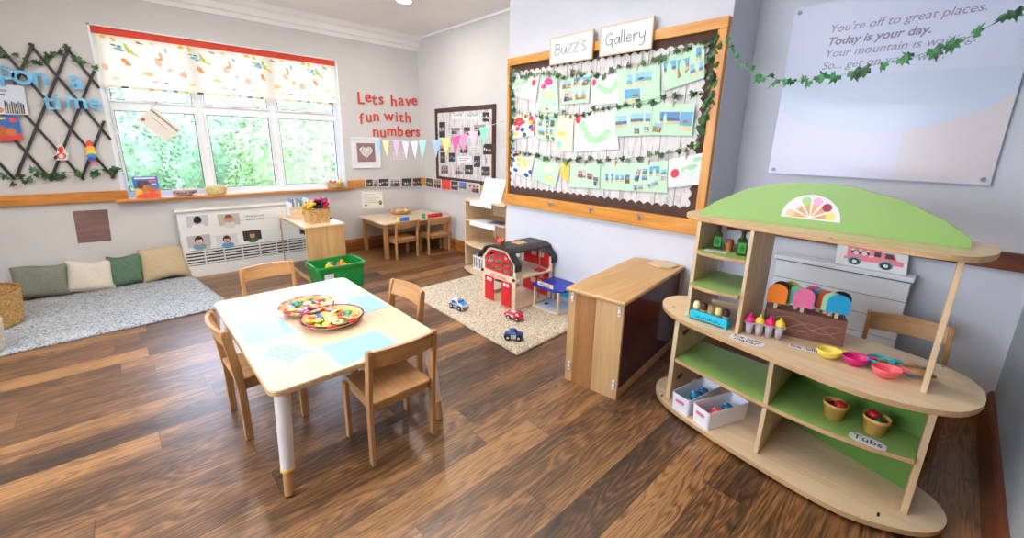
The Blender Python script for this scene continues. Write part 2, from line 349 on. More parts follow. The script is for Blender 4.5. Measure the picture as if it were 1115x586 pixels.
def ivy(name, pts, nrm, label, cat='garland', group=None, n=40, size=.045, mats=None, spread=.03, r=.0025, parent=None):
    """a strand through pts with lobed leaves; nrm is the side the leaves face"""
    lm, sm = mats or (M['ivy'], M['stem']); pts = [Vector(p) for p in pts]; N = Vector(nrm).normalized()
    seg = [(pts[i+1]-pts[i]).length for i in range(len(pts)-1)]; T = sum(seg)
    def at(t):
        d = t*T
        for i, L in enumerate(seg):
            if d <= L or i == len(seg)-1: return pts[i].lerp(pts[i+1], min(1, d/L))
            d -= L
    st = MB(); fine = [at(i/60)+Vector((rnd.uniform(-1, 1)*.006, rnd.uniform(-1, 1)*.006, rnd.uniform(-1, 1)*.006)) for i in range(61)]
    st.tube(fine, r, sm, 5); lf = MB()
    for i in range(n):
        p = at((i+rnd.random()*.9)/n); s = size*rnd.uniform(.65, 1.15)
        w = (N+Vector((rnd.uniform(-.6, .6), rnd.uniform(-.6, .6), rnd.uniform(-.6, .6)))).normalized()
        a = rnd.uniform(-2.4, -.7)+PI*(rnd.random() < .3); e1 = w.orthogonal().normalized(); 
        zz = (Vector((0, 0, 1))-w*w.z).normalized() if abs(w.z) < .95 else e1
        xx = zz.cross(w); d = (xx*math.cos(a)+zz*math.sin(a)).normalized(); q = w.cross(d)
        b = p+Vector((rnd.uniform(-1, 1), rnd.uniform(-1, 1), rnd.uniform(-1, 1)))*spread*.5+N*.006
        vs = [b+q*x+d*(y+.1*s)-w*(abs(x)*.35)+w*.004 for x, y in leaf_pts(s)]; c0 = b+d*.3*s+w*.006
        k = len(vs); lf.add(vs+[c0], [(j, (j+1) % k, k) for j in range(k)], lm)
    t = thing(name, label, cat, tuple(pts[len(pts)//2]), group)
    part('stem', st, t); part('leaves', lf, t)
    return t
SKY, LP1, LP2, LP3, EXPO, UPF, LPD = 18., 7., 15., 20., .02, 4., 18.

# ================================================================== the room
XF, YB, YR, XL, ZC = 3.45, 5.77, -.36, -2.6, 2.967      # far wall, window wall, right wall, left wall, ceiling
XC, YC0, YC1 = 3.0, 1.185, 3.29                         # chimney breast face and its two ends
m = MB(); m.box(XL-.2, XF+.2, YR-.2, YB+.2, -.12, 0, M['floor']); struct('floor', m)
m = MB(); m.box(XL-.2, XF+.2, YR-.2, YB+.28, ZC, ZC+.12, M['ceil']); struct('ceiling', m)
WX0, WX1, WZ0, WZ1 = 0., 2.275, .89, 2.514
m = MB(); W = M['wall']
m.box(XL-.2, WX0, YB, YB+.28, 0, ZC, W); m.box(WX1, XF+.2, YB, YB+.28, 0, ZC, W)
m.box(WX0, WX1, YB, YB+.28, 0, WZ0, W); m.box(WX0, WX1, YB, YB+.28, WZ1, ZC, W); struct('wall_back', m)
m = MB(); m.box(XF, XF+.2, YC1-.02, YB, 0, ZC, W); struct('wall_far', m)
m = MB(); m.box(XF, XF+.2, YR-.2, YC0+.02, 0, ZC, M['wallc']); struct('wall_recess', m)
m = MB(); m.box(XC, XF+.2, YC0, YC1, 0, ZC, M['wallc'], .004); struct('wall_chimney', m)
m = MB(); m.box(XL-.2, XF, YR-.2, YR, 0, ZC, wallmat('dimmed_wall_paint', (158, 164, 168))); struct('wall_right', m)  # tone darkened to stand in for the weaker light on this wall
m = MB(); m.box(XL-.2, XL, YR, .6, 0, ZC, W); m.box(XL-.2, XL, 3.6, YB, 0, ZC, W); m.box(XL-.2, XL, .6, 3.6, 0, .9, W); m.box(XL-.2, XL, .6, 3.6, 2.45, ZC, W); struct('wall_left', m)
# cornice on the window wall, slim bead on the far wall
m = MB(); m.prism([(YB, 2.79), (YB-.012, 2.79), (YB-.02, 2.83), (YB-.05, 2.845), (YB-.06, 2.90), (YB-.10, 2.925), (YB-.115, 2.945), (YB-.14, ZC), (YB, ZC)], 'x', XL, XF, M['ceil']); struct('trim_1', m)
m = MB(); m.box(XF-.022, XF, YC1, YB-.14, ZC-.028, ZC, M['white'], .004); struct('trim_2', m)
# dado rails
m = MB(); m.box(XL, .045, YB-.035, YB, .88, .982, M['pine'], .006); struct('trim_3', m)
m = MB(); m.box(WX1+.02, XF-.03, YB-.03, YB, .878, .985, M['pine'], .006); m.box(XF-.03, XF, YC1, YB, .878, .985, M['piney'], .006); struct('trim_4', m)
m = MB(); m.box(XF-.03, XF, YR, YC0, .892, .99, M['darkrail'], .006); struct('trim_5', m)
# skirting
def skirt(name, a, b, nrm, mt):
    m = MB(); a, b = Vector(a), Vector(b); n = Vector(nrm)
    prof = [(0, 0), (.022, 0), (.022, .115), (.014, .14), (.008, .155), (0, .155)]
    v = [a+n*p+Vector((0, 0, z)) for p, z in prof]+[b+n*p+Vector((0, 0, z)) for p, z in prof]; k = len(prof)
    m.add(v, [tuple(range(k)), tuple(range(k, 2*k))]+[(i, (i+1) % k, k+(i+1) % k, k+i) for i in range(k)], mt); struct(name, m)
skirt('baseboard_back', (XL, YB, 0), (XF, YB, 0), (0, -1, 0), M['skx']); skirt('baseboard_far', (XF, YC1, 0), (XF, YB, 0), (-1, 0, 0), M['sky'])
skirt('baseboard_recess', (XF, YR, 0), (XF, YC0, 0), (-1, 0, 0), M['sky'])
skirt('baseboard_left', (XL, YR, 0), (XL, YB, 0), (1, 0, 0), M['sky'])
m = MB(); m.prism([(YR, 0), (YR+.03, 0), (YR+.03, .02), (YR+.022, .17), (YR+.012, .19), (YR, .19)], 'x', XL, XF, wood('dark_skirting', (136, 74, 40), (92, 46, 24), 'x', 1., .4)); struct('baseboard_right', m)
# ---- window
U = M['upvc']; G = col(60, 66, 72, .6)
win = bpy.data.objects.new('window_1', None); COL.objects.link(win); win.location = (1.1, 5.9, .9); win['kind'] = 'structure'
m = MB(); y0, y1 = 5.87, 5.95
def fr(m, x0, x1, z0, z1, w, y0, y1, mt, bev=.006):
    m.box(x0, x0+w, y0, y1, z0, z1, mt, bev); m.box(x1-w, x1, y0, y1, z0, z1, mt, bev); m.box(x0+w, x1-w, y0, y1, z0, z0+w, mt, bev); m.box(x0+w, x1-w, y0, y1, z1-w, z1, mt, bev)
fr(m, WX0, WX1, .89, WZ1, .045, y0, y1, U); m.box(.73, .795, y0+.002, y1, .935, 2.47, U, .006); m.box(1.45, 1.52, y0+.002, y1, .935, 2.47, U, .006); m.box(.045, 2.23, y0+.004, y1, 1.78, 1.84, U, .006)
part('window_frame', m, win)
for i, (a, b) in enumerate(((.045, .73), (.795, 1.45), (1.52, 2.23))):
    for z0, z1 in ((.935, 1.78), (1.84, 2.47)):
        s = MB(); fr(s, a, b, z0, z1, .022, y0-.012, y1-.02, U, .004); o = part('sash', s, win)
        g = MB(); fr(g, a+.022, b-.022, z0+.022, z1-.022, .005, y0-.010, y0+.02, G, 0); part('gasket', g, win)
        p = MB(); p.box(a+.024, b-.024, y0+.012, y0+.018, z0+.024, z1-.024, M['glass']); part('pane', p, win)
    h = MB(); h.box((a+b)/2-.05, (a+b)/2+.05, y0-.03, y0-.012, 1.855, 1.875, U, .004); part('handle', h, win)
m = MB(); m.box(WX0+.001, WX0+.02, YB, y0, .90, WZ1, U); m.box(WX1-.02, WX1-.001, YB, y0, .90, WZ1, U); m.box(WX0, WX1, YB, y0, WZ1-.012, WZ1-.001, U); part('reveal_lining', m, win)
m = MB(); m.box(-.06, 2.335, 5.68, YB, .862, .897, M['pine'], .012); m.box(.0, 2.275, YB-.001, y0+.01, .862, .897, U, .004); part('window_sill', m, win)
# ---- patch of the left wall window (daylight from the left side of the room)
w2 = bpy.data.objects.new('window_2', None); COL.objects.link(w2); w2.location = (XL, 2.1, .9); w2['kind'] = 'structure'
m = MB()
for a, b in ((.6, .66), (1.57, 1.63), (2.57, 2.63), (3.54, 3.6)): m.box(XL-.12, XL-.05, a, b, .9, 2.45, U, .005)
m.box(XL-.12, XL-.05, .66, 3.54, .9, .96, U, .005); m.box(XL-.12, XL-.05, .66, 3.54, 2.39, 2.45, U, .005); part('window_frame', m, w2)
m = MB(); m.box(XL-.09, XL-.085, .66, 3.54, .96, 2.39, M['glass']); part('pane', m, w2)

# ---- roller blind
BY = 5.80; Bl = translucent('blind_fabric', (248, 244, 236), .32)
def tc_(r, g, b): 
    k = ('t', r, g, b)
    if k not in MC: MC[k] = translucent('blind_print_%02x%02x%02x' % (r, g, b), (r, g, b), .3)
    return MC[k]
bl = thing('roller_blind', 'printed roller blind with red top band half covering the window', 'blind', (1.13, BY, 2.0))
m = MB(); bx0, bx1 = .025, 2.25
m.box(bx0, bx1, BY, BY+.0015, 1.985, 2.45, Bl); F = BY-.0008
def bp(u, v, s=0): return Vector((bx0+(bx1-bx0)*u, F-s, 1.985+(2.45-1.985)*v))
pal = [tc_(246, 186, 130), tc_(248, 220, 90), tc_(206, 222, 116), tc_(146, 208, 226), tc_(250, 212, 190), tc_(250, 232, 170), tc_(126, 184, 204), tc_(246, 170, 116)]
dk = tc_(70, 92, 106)
def blob(c, w, h, mt, ang=0., s=0., n=9):
    vs = []
    for i in range(n):
        t = 2*PI*i/n; r = rnd.uniform(.5, 1.1); x, y = w*r*math.cos(t), h*r*math.sin(t)
        vs.append(c+Vector((x*math.cos(ang)-y*math.sin(ang), 0, x*math.sin(ang)+y*math.cos(ang)))-Vector((0, s, 0)))
    m.face(vs, mt)
k = 0
for rep in range(4):                 # the print repeats along the cloth
    o = rep*.265
    for u, v, w, h, mi, a in ((.03, .93, .026, .014, 1, 0), (.06, .91, .014, .022, 1, .2), (.072, .74, .034, .016, 3, .1), (.085, .70, .02, .008, 6, .1), (.1, .80, .012, .03, 2, .3), (.108, .72, .02, .03, 2, .6), (.125, .66, .034, .009, 1, -.5), (.09, .50, .018, .032, 7, .6), (.097, .44, .022, .012, 7, .1),
                              (.19, .92, .024, .012, 5, 0), (.2, .55, .024, .036, 4, .2), (.215, .70, .013, .034, 0, .3), (.212, .62, .022, .010, 7, 0), (.235, .80, .009, .026, 3, .2), (.02, .35, .03, .034, 4, .4), (.155, .3, .04, .02, 5, 0), (.24, .42, .024, .02, 4, 0), (.14, .91, .014, .010, 7, .2), (.05, .15, .03, .012, 5, .1), (.18, .14, .024, .010, 4, 0)):
        if u+o < .985: k += 1; blob(bp(u+o, v), w*1.3, h*1.35, pal[mi], a, .00002*k)
    for u, v in ((.06, .80), (.078, .79), (.15, .89), (.22, .13)):
        if u+o < .97: k += 1; blob(bp(u+o, v), .026, .007, dk, -.15, .00002*k)
part('cloth', m, bl)
m = MB(); m.box(bx0-.005, bx1+.005, BY-.004, BY+.012, 2.44, 2.505, col(214, 62, 38, .6), .002); m.box(bx0-.005, bx1+.005, BY-.002, BY+.02, 2.5052, 2.512, col(70, 60, 58)); m.cyl((bx0, BY+.03, 2.47), (bx1, BY+.03, 2.47), .022, .022, U, 12); part('top_band', m, bl)
m = MB(); m.box(bx0, bx1, BY-.006, BY+.008, 1.963, 1.987, col(240, 226, 200, .7), .003)
for i, u in enumerate((.06, .15, .2, .24, .28, .33, .45, .5, .54, .58, .6, .72, .78, .83, .88, .95)):
    m.box(bx0+(bx1-bx0)*u, bx0+(bx1-bx0)*u+rnd.uniform(.02, .06), BY-.0075, BY-.0055, 1.966, 1.984, [dk, pal[0], pal[3], tc_(80, 140, 190), pal[2]][i % 5])
part('hem_bar', m, bl)

# ---- outside: lawn and pale shrubs
m = MB(); m.box(-9, 14, 6.06, 26, -.5, -.4, leafmat('lawn', (96, 122, 70), (76, 104, 56), 3.)); struct('ground_outside', m)
FOL = [leafmat('shrub_leaf_a', (132, 160, 116), (104, 136, 94), 14.), leafmat('shrub_leaf_b', (126, 154, 116), (100, 132, 94), 14.), leafmat('shrub_leaf_c', (140, 164, 114), (114, 144, 92), 14.)]
def shrub(x, y, rx, ry, h, n, mt, label, s=.075, weep=False):
    t = thing('garden_shrub', label, 'shrub', (x, y, -.4), 'shrubs in the garden outside')
    st = MB()
    for i in range(4): st.tube([(x+rnd.uniform(-.1, .1), y, -.4), (x+rnd.uniform(-.3, .3), y+.05, .5*h), (x+rnd.uniform(-.6, .6)*rx, y, .85*h)], [.05, .035, .012], col(92, 74, 58), 6)
    part('stem', st, t); lf = MB(); body = MB()
    b = bmesh.new(); bmesh.ops.create_icosphere(b, subdivisions=3, radius=1)
    for v in b.verts:
        k = 1+.16*math.sin(v.co.x*7+x)*math.cos(v.co.z*6+y)+.1*math.sin(v.co.y*11+v.co.x*9); v.co = Vector((v.co.x*rx*.86*k, v.co.y*ry*.86*k, v.co.z*h*.47*k))
    body.bm(b, mt, Matrix.Translation((x, y, h*.5-.35)), True); part('inner_foliage', body, t)
    for i in range(n):
        th, ph = rnd.uniform(0, 2*PI), math.acos(rnd.uniform(-1, 1)); r = rnd.uniform(.82, 1.08)
        k = 1+.16*math.sin(math.sin(ph)*math.cos(th)*7+x)*math.cos(math.cos(ph)*6+y)
        p = Vector((x+rx*r*k*math.sin(ph)*math.cos(th), y+ry*r*k*math.sin(ph)*math.sin(th), h*.5-.35+h*.5*r*k*math.cos(ph)))
        d = Vector((rnd.uniform(-1, 1), rnd.uniform(-1, 1), rnd.uniform(-1, 1)-(1.6 if weep else .2))).normalized(); q = d.orthogonal().normalized(); a = rnd.uniform(0, 6.28)
        q = q*math.cos(a)+d.cross(q)*math.sin(a); L = s*rnd.uniform(.5, 1.3)*(1.6 if weep else 1); w = L*(.14 if weep else .32)
        lf.add([p, p+d*L*.5+q*w, p+d*L, p+d*L*.5-q*w], [(0, 1, 2, 3)], mt)
    part('leaves', lf, t)
shrub(-.3, 8.5, 1.0, .7, 2.7, 8000, FOL[1], 'bushy green shrub outside the left pane of the window')
shrub(1.3, 11.0, 1.15, .8, 3.0, 7000, FOL[1], 'blue green shrub outside behind the left window mullion')
shrub(2.35, 8.7, 1.0, .7, 2.5, 8000, FOL[2], 'yellow green shrub outside the middle pane of the window')
shrub(4.25, 11.0, 1.3, .9, 3.3, 6000, FOL[0], 'weeping tree outside the right pane of the window', .13, True)
shrub(4.0, 14.8, 5.2, 1., 3.4, 4200, FOL[1], 'long green hedge at the back of the garden outside')

# ---- recessed ceiling light seen at the top edge, and added, unseen panels that fill the room with light
GLOW = emit('lamp_glow', (1, .97, .92), 6)
for lx, ly, lab in ((2.51, 4.42, 'small round recessed ceiling light near the far corner'), (.75, 4.42, 'added unseen round ceiling light above the big window side')):  # second one is unseen, added to brighten the window and rug side
    dl = thing('recessed_ceiling_light', lab, 'light', (lx, ly, ZC-.004))
    m = MB(); m.lathe([(.075, ZC-.004), (.095, ZC-.008), (.10, ZC-.001)], M['white'], (lx, ly, 0), 24); part('trim_ring', m, dl)
    m = MB(); m.lathe([(.0001, ZC-.006), (.077, ZC-.006), (.077, ZC-.002)], GLOW, (lx, ly, 0), 24); part('lens', m, dl)
    l = bpy.data.lights.new('downlight_lamp', 'AREA'); l.shape = 'DISK'; l.size = .15; l.energy = LPD; l.color = (1, .95, .88)
    o = bpy.data.objects.new('downlight_lamp', l); COL.objects.link(o); o.location = (lx, ly, ZC-.009)
def panel(x, y, e, sz, c, label, ZP=2.62):  # added out-of-view panels, lit up and down to brighten room and ceiling
    t = thing('added_light_panel', label, 'light', (x, y, ZP-.03), 'added fill light panels')
    m = MB(); fr2 = sz/2+.03
    for a, b, c_, d in ((-fr2, fr2, -fr2, -fr2+.03), (-fr2, fr2, fr2-.03, fr2), (-fr2, -fr2+.03, -fr2+.03, fr2-.03), (fr2-.03, fr2, -fr2+.03, fr2-.03)): m.box(x+a, x+b, y+c_, y+d, ZP-.035, ZP, M['white'], .003)
    part('frame', m, t); m = MB(); m.box(x-sz/2, x+sz/2, y-sz/2, y+sz/2, ZP-.02, ZP-.012, emit('diffuser', (1, .98, .95), 1.5)); part('diffuser', m, t)
    l = bpy.data.lights.new('fill_lamp', 'AREA'); l.shape = 'SQUARE'; l.size = sz; l.energy = e; l.color = c
    o = bpy.data.objects.new('fill_lamp', l); COL.objects.link(o); o.location = (x, y, ZP-.026); l2 = l.copy(); l2.energy = e*UPF; o2 = bpy.data.objects.new('fill_lamp', l2); COL.objects.link(o2); o2.location = (x, y, ZP-.004); o2.rotation_euler = (PI, 0, 0)
    m = MB()
    for a in (-.15, .15): m.cyl((x+a, y, ZP), (x+a, y, ZC), .002, .002, M['steel'], 6)
    part('hanger', m, t)
panel(.9, 1.3, LP1, .42, (1, .96, .91), 'added unseen fill light panel nearest the ice cream counter')
panel(1.45, 2.6, LP2, .36, (1, .95, .88), 'added unseen fill light panel nearest the window', 2.70)
panel(-1.3, 3.0, LP3, .6, (1, .97, .93), 'added unseen fill light panel on the left of the room')
def portal(loc, rot, sx, sy):
    l = bpy.data.lights.new('portal', 'AREA'); l.shape = 'RECTANGLE'; l.size = sx; l.size_y = sy; l.cycles.is_portal = True
    o = bpy.data.objects.new('portal', l); COL.objects.link(o); o.location = loc; o.rotation_euler = rot
portal((1.13, 6.06, 1.7), (-PI/2, 0, 0), 2.3, 1.65); portal((XL-.21, 2.1, 1.68), (0, -PI/2, 0), 1.6, 3.05)
wd = bpy.data.worlds.new('sky'); S.world = wd; wd.use_nodes = True; nt = wd.node_tree; bg = nt.nodes['Background']
tcw = nd(nt, 'ShaderNodeTexCoord'); sz_ = nd(nt, 'ShaderNodeSeparateXYZ'); nt.links.new(tcw.outputs['Generated'], sz_.inputs[0])
nt.links.new(ramp(nt, sz_.outputs[2], [(0., (218, 229, 246)), (.35, (206, 222, 250)), (1., (194, 215, 252))]), bg.inputs[0]); bg.inputs[1].default_value = SKY
S.view_settings.view_transform = 'Standard'; S.view_settings.look = 'None'; S.view_settings.gamma = 1; S.view_settings.exposure = EXPO; S.view_settings.use_curve_mapping = False
S.cycles.use_denoising = True; S.cycles.max_bounces = 8; S.cycles.diffuse_bounces = 5; S.cycles.transparent_max_bounces = 12; S.cycles.sample_clamp_indirect = 8; S.cycles.caustics_reflective = False; S.cycles.caustics_refractive = False

# ================================================================== things on the window wall
def PY(Y): return lambda x, y: onY(x, y, Y)
def PX(X): return lambda x, y: onX(x, y, X)
def q_uv(q, u, v):           # bilinear point in a quad TL TR BR BL
    return q[0].lerp(q[1], u).lerp(q[3].lerp(q[2], u), v)
def quad_rect(m, q, u0, u1, v0, v1, mt, n, d): m.face([q_uv(q, u, v)+n*d for u, v in ((u0, v0), (u1, v0), (u1, v1), (u0, v1))], mt)
def quad_blob(m, q, u, v, ru, rv, mt, n, d, k=10): m.face([q_uv(q, u+ru*math.cos(2*PI*i/k), v+rv*math.sin(2*PI*i/k))+n*d for i in range(k)], mt)
sky_c = [col(104, 160, 204), col(146, 190, 218), col(84, 124, 180)]; sand = [col(222, 196, 150), col(206, 182, 140)]; sea = [col(64, 128, 170), col(86, 164, 184), col(54, 92, 146)]
gr_c = [col(86, 120, 66), col(60, 90, 56), col(132, 146, 70)]; rocks = [col(150, 112, 84), col(96, 76, 62), col(186, 160, 134)]
def photo(m, q, n, d, kind=0):
    """a small printed picture: layered flat shapes on the quad q"""
    r = rnd.random
    if kind == 0:   # beach
        quad_rect(m, q, 0, 1, 0, .5, rnd.choice(sky_c), n, d); quad_rect(m, q, 0, 1, .5, .75, rnd.choice(sea), n, d); quad_rect(m, q, 0, 1, .75, 1, rnd.choice(sand), n, d)
        quad_blob(m, q, .25+.5*r(), .52, .22, .1, rnd.choice(gr_c+rocks), n, d+.0003); quad_blob(m, q, .2+.6*r(), .85, .1, .06, col(236, 232, 226), n, d+.0003)
    elif kind == 1:  # people in a room
        quad_rect(m, q, 0, 1, 0, 1, rnd.choice([col(150, 140, 136), col(176, 170, 172), col(110, 112, 122), col(196, 186, 178)]), n, d)
        quad_rect(m, q, 0, 1, .72, 1, rnd.choice(rocks), n, d+.0002)
        for i in range(rnd.choice((2, 3, 3))):
            u = .18+.3*i+.08*r(); c = rnd.choice([col(40, 48, 72), col(56, 50, 50), col(70, 110, 150), col(190, 190, 200), col(150, 60, 60)])
            quad_blob(m, q, u, .78, .15, .28, c, n, d+.0004); quad_blob(m, q, u, .42, .09, .13, col(206, 160, 134), n, d+.0006); quad_blob(m, q, u, .34, .095, .09, rnd.choice([col(44, 34, 30), col(96, 70, 50)]), n, d+.0007)
    elif kind == 2:  # plants / ruins
        quad_rect(m, q, 0, 1, 0, .4, rnd.choice(sky_c), n, d); quad_rect(m, q, 0, 1, .4, 1, rnd.choice(rocks), n, d)
        for i in range(5): quad_blob(m, q, .12+.19*i, .4+.4*r(), .1, .16, rnd.choice(gr_c+rocks+sand), n, d+.0003+.00005*i)
    elif kind == 3:  # dark group photo
        quad_rect(m, q, 0, 1, 0, 1, rnd.choice([col(52, 48, 52), col(70, 60, 56), col(46, 56, 66)]), n, d)
        for i in range(4): quad_blob(m, q, .15+.22*i, .45+.2*r(), .08, .14, rnd.choice([col(210, 170, 146), col(226, 220, 216), col(120, 140, 160), col(140, 110, 90)]), n, d+.0003)
NY = Vector((0, -1, 0)); NX = Vector((-1, 0, 0))

# ---- trellis (expanding lattice), each strip a part
P = PY(YB-.012)
tr = thing('wall_trellis', 'black expanding wooden trellis on the wall left of the window', 'trellis', (-.35, YB-.01, 1.1))
dn = [((-24, 24), (124, 194)), ((31.4, 46.8), (120.5, 152)), ((72.4, 52), (108, 96)), ((-20, 72), (91.5, 196)), ((-14, 120), (57, 197)), ((-10, 168), (16.4, 196))]
ups = [((36, 48), (-14, 160)), ((75, 52), (17.8, 193)), ((102.5, 77), (55, 197)), ((113.4, 131.5), (89, 194.5)), ((128.5, 182), (121.5, 194.5)), ((-2, 42), (-20, 82)), ((0, 125+6), (-18, 168))]
for i, (a, b) in enumerate(dn+ups):
    m = MB(); o = NY*(.0 if i < len(dn) else .009); pa, pb = P(*a)+o, P(*b)+o
    m.bar(pa, pb, .022, .008, M['lattice'], (0, 1, 0), .0015); part('strip', m, tr)
m = MB()
for x, y in ((92, 120), (58, 118), (60, 165), (25, 123), (88, 168), (61, 79), (95, 87)): m.cyl(P(x, y)+NY*.014, P(x, y)+NY*.02, .006, .005, M['steel'], 8)
# ivy along the top and the foot of the trellis
P = PY(YB-.035)
ivy('ivy_garland', [P(*p) for p in ((-16, 50), (4, 57), (12, 62), (22, 67), (34, 69), (44, 69), (56, 63), (66, 55), (76, 54), (84, 63), (92, 69), (100, 70))], (0, -1, 0), 'ivy garland along the top of the black trellis', group='wall ivy', n=17, size=.07, spread=.07)
ivy('ivy_garland', [P(*p) for p in ((-16, 190), (4, 194), (12, 195), (24, 196), (36, 191), (46, 190), (58, 189), (70, 187), (82, 188), (94, 187), (104, 184), (120, 187), (134, 186))], (0, -1, 0), 'ivy garland along the foot of the black trellis', group='wall ivy', n=26, size=.065, spread=.07)
# blue letters
CLD = cloudmat('sky_print_card')
P = PY(YB-.045)
for ch, x, y, s, word, pos in (('p', 7.5, 83, .34, 'upon', 'first in view'), ('o', 24.3, 84.5, .36, 'upon', 'between p and n'), ('n', 43.8, 86, .34, 'upon', 'at the word end'), ('a', 83, 90, .36, 'a', 'alone'), ('t', 53, 112, .30, 'time', 'starting it'), ('i', 62.2, 110.5, .30, 'time', 'after t'), ('m', 83.5, 112.2, .30, 'time', 'after i'), ('e', 103.7, 113.6, .30, 'time', 'ending it')):
    m = MB(); m.text(ch, P(x, y), (1, 0, 0), (0, 0, 1), s*.66, CLD, .014, 0, .010*s, center=True)
    solo('wall_letter', m, 'blue cloud print letter %s on the trellis, word %s, %s' % (ch, word, pos), 'letter', 'blue letters on the trellis')
# books and cut-outs hung on the trellis
P = PY(YB-.04)
def bookq(name, q, n, t, covers, label, group):
    m = MB(); m.slab(q, -n, t, covers[0], M['paper']); r = thing(name, label, 'book', tuple((q[2]+q[3])/2-n*t/2), group); part('pages', m, r)
    m = MB()
    for i, f in enumerate(covers[1:]):
        u0, u1, v0, v1, mt, b = f
        (quad_blob if b else quad_rect)(m, q, u0, u1, v0, v1, mt, n, .0006+.0003*i)
    part('cover', m, r); return r
bookq('picture_book', [P(-24, 88), P(25.5, 94), P(31, 125), P(-20, 124)], NY, .012, [col(206, 214, 224), (0, 1, 0, 1, col(206, 216, 226), 0), (0, 1, .75, 1, col(226, 228, 232), 0)]+[(.5+.05*i, .535+.05*i, .55+.04*(i % 3), .97, c, 0) for i, c in enumerate([col(60, 64, 74), col(90, 92, 100), col(150, 120, 90), col(70, 76, 90), col(110, 100, 96), col(60, 60, 66), col(130, 130, 136), col(80, 80, 88), col(60, 66, 80)])]+[(.2, .6, .18, .26, col(150, 160, 176), 0), (.3, .55, .32, .38, col(120, 130, 146), 0), (.36, .86, .12, .1, col(176, 140, 90), 1)], 'pale grey picture book hanging above the blue book on the trellis', 'books on the trellis')
bookq('picture_book', [P(-22, 126), P(20, 126), P(25.5, 153), P(-20, 155)], NY, .012, [col(34, 92, 160), (0, 1, 0, 1, col(36, 96, 166), 0), (0, 1, .72, 1, col(190, 60, 50), 0), (.48, .6, .2, .22, col(170, 92, 44), 1), (.74, .64, .14, .16, col(186, 108, 56), 1), (.74, .94, .1, .26, col(208, 60, 60), 0), (.5, .66, .06, .14, col(236, 196, 70), 0)], 'blue and orange picture book hanging below the grey book on the trellis', 'books on the trellis')
# two small paper cut-outs
P = PY(YB-.038)
m = MB(); q = [P(57.5, 158), P(74.5, 158), P(75, 175), P(58, 175)]
m.slab([q_uv(q, u, v) for u, v in ((.3, .02), (.6, 0), (.8, .3), (.98, .55), (.9, .98), (.1, .95), (.0, .7), (.25, .5))], NY, .003, M['paper'])
quad_blob(m, q, .5, .3, .2, .22, col(206, 66, 50), NY, .0036); quad_blob(m, q, .52, .7, .34, .22, col(214, 90, 60), NY, .0036); quad_blob(m, q, .52, .72, .15, .15, col(240, 220, 200), NY, .004); quad_blob(m, q, .15, .8, .12, .14, col(60, 50, 56), NY, .004)
solo('paper_cutout', m, 'red and white paper cut-out at the foot of the trellis', 'cut-out', 'paper cut-outs')
m = MB(); q = [P(92, 153), P(104.5, 153), P(106, 178), P(93, 178)]
for j, (u, v, a, b, c) in enumerate(((.4, .15, .34, .15, (214, 66, 50)), (.45, .36, .42, .14, (236, 170, 60)), (.5, .54, .45, .12, (226, 210, 80)), (.55, .68, .42, .12, (60, 140, 190)), (.5, .82, .3, .12, (70, 84, 160)), (.65, .95, .2, .07, (206, 60, 60)))):
    m.slab([q_uv(q, u+a*math.cos(2*PI*i/10), v+b*math.sin(2*PI*i/10)) for i in range(10)], NY, .002+.0006*j, col(*c))
solo('paper_cutout', m, 'rainbow striped paper cut-out on the right of the trellis', 'cut-out', 'paper cut-outs')

# ---- red letters
RL = col(212, 66, 48, .5); P = PY(YB-.006); z8 = lambda x, y: (380+x/6.511, 90+y/6.511)
rows = (('Lets', 'top line', (85, 135, 180, 228), (110, 110, 124, 127), .215), ('have', 'top line', (318, 371, 420, 463), (131, 135, 142, 135), .215),
        ('fun', 'middle line', (90, 140, 193), (255, 255, 248), .205), ('with', 'middle line', (283, 338, 371, 417), (247, 243, 250, 247), .205),
        ('numbers', 'bottom line', (190, 241, 303, 364, 417, 456, 488), (357, 364, 352, 345, 360, 358, 358), .205))
for w, line, xs, ys, s in rows:
    for i, (ch, x, y) in enumerate(zip(w, xs, ys)):
        m = MB(); m.text(ch, P(*z8(x, y)), (1, 0, 0), (0, 0, 1), s, RL, .006, 0, .0025, center=True)
        solo('wall_letter', m, 'red letter %s, %s in the wall word %s on the %s' % (ch, ('first', 'second', 'third', 'fourth', 'fifth', 'sixth', 'seventh')[i], w, line), 'letter', 'red letters on the wall')

# ---- heart picture, certificate, brown print, poster
P = PY(YB)
t = thing('wall_picture', 'white framed heart picture right of the window', 'picture', tuple(P(400, 183)))
x0, x1, z0, z1 = 2.375, 2.785, 1.145, 1.56; m = MB(); fr(m, x0, x1, z0, z1, .022, YB-.025, YB, M['white'], .003); part('frame', m, t)
m = MB(); m.box(x0+.02, x1-.02, YB-.012, YB-.002, z0+.02, z1-.02, M['paper']); part('mount', m, t)
m = MB(); a0, a1, b0, b1 = x0+.075, x1-.075, z0+.085, z1-.075; m.box(a0, a1, YB-.0135, YB-.012, b0, b1, col(150, 118, 118, .6)); cx, cz = (a0+a1)/2, (b0+b1)/2+.01
hp = []
for i in range(36):
    th = 2*PI*i/36; hp.append((cx+.0068*16*math.sin(th)**3*.98, cz+.0068*(13*math.cos(th)-5*math.cos(2*th)-2*math.cos(3*th)-math.cos(4*th))))
m.slab([(x, YB-.0136, z) for x, z in hp], NY, .0008, col(92, 74, 74))
hp2 = [(cx+(x-cx)*.9, cz+(z-cz)*.9) for x, z in hp]; m.slab([(x, YB-.0145, z) for x, z in hp2], NY, .0008, col(224, 216, 212))
def inside(p, poly):
    c = False
    for i in range(len(poly)):
        (xa, ya), (xb, yb) = poly[i-1], poly[i]
        if (ya > p[1]) != (yb > p[1]) and p[0] < (xb-xa)*(p[1]-ya)/(yb-ya)+xa: c = not c
    return c
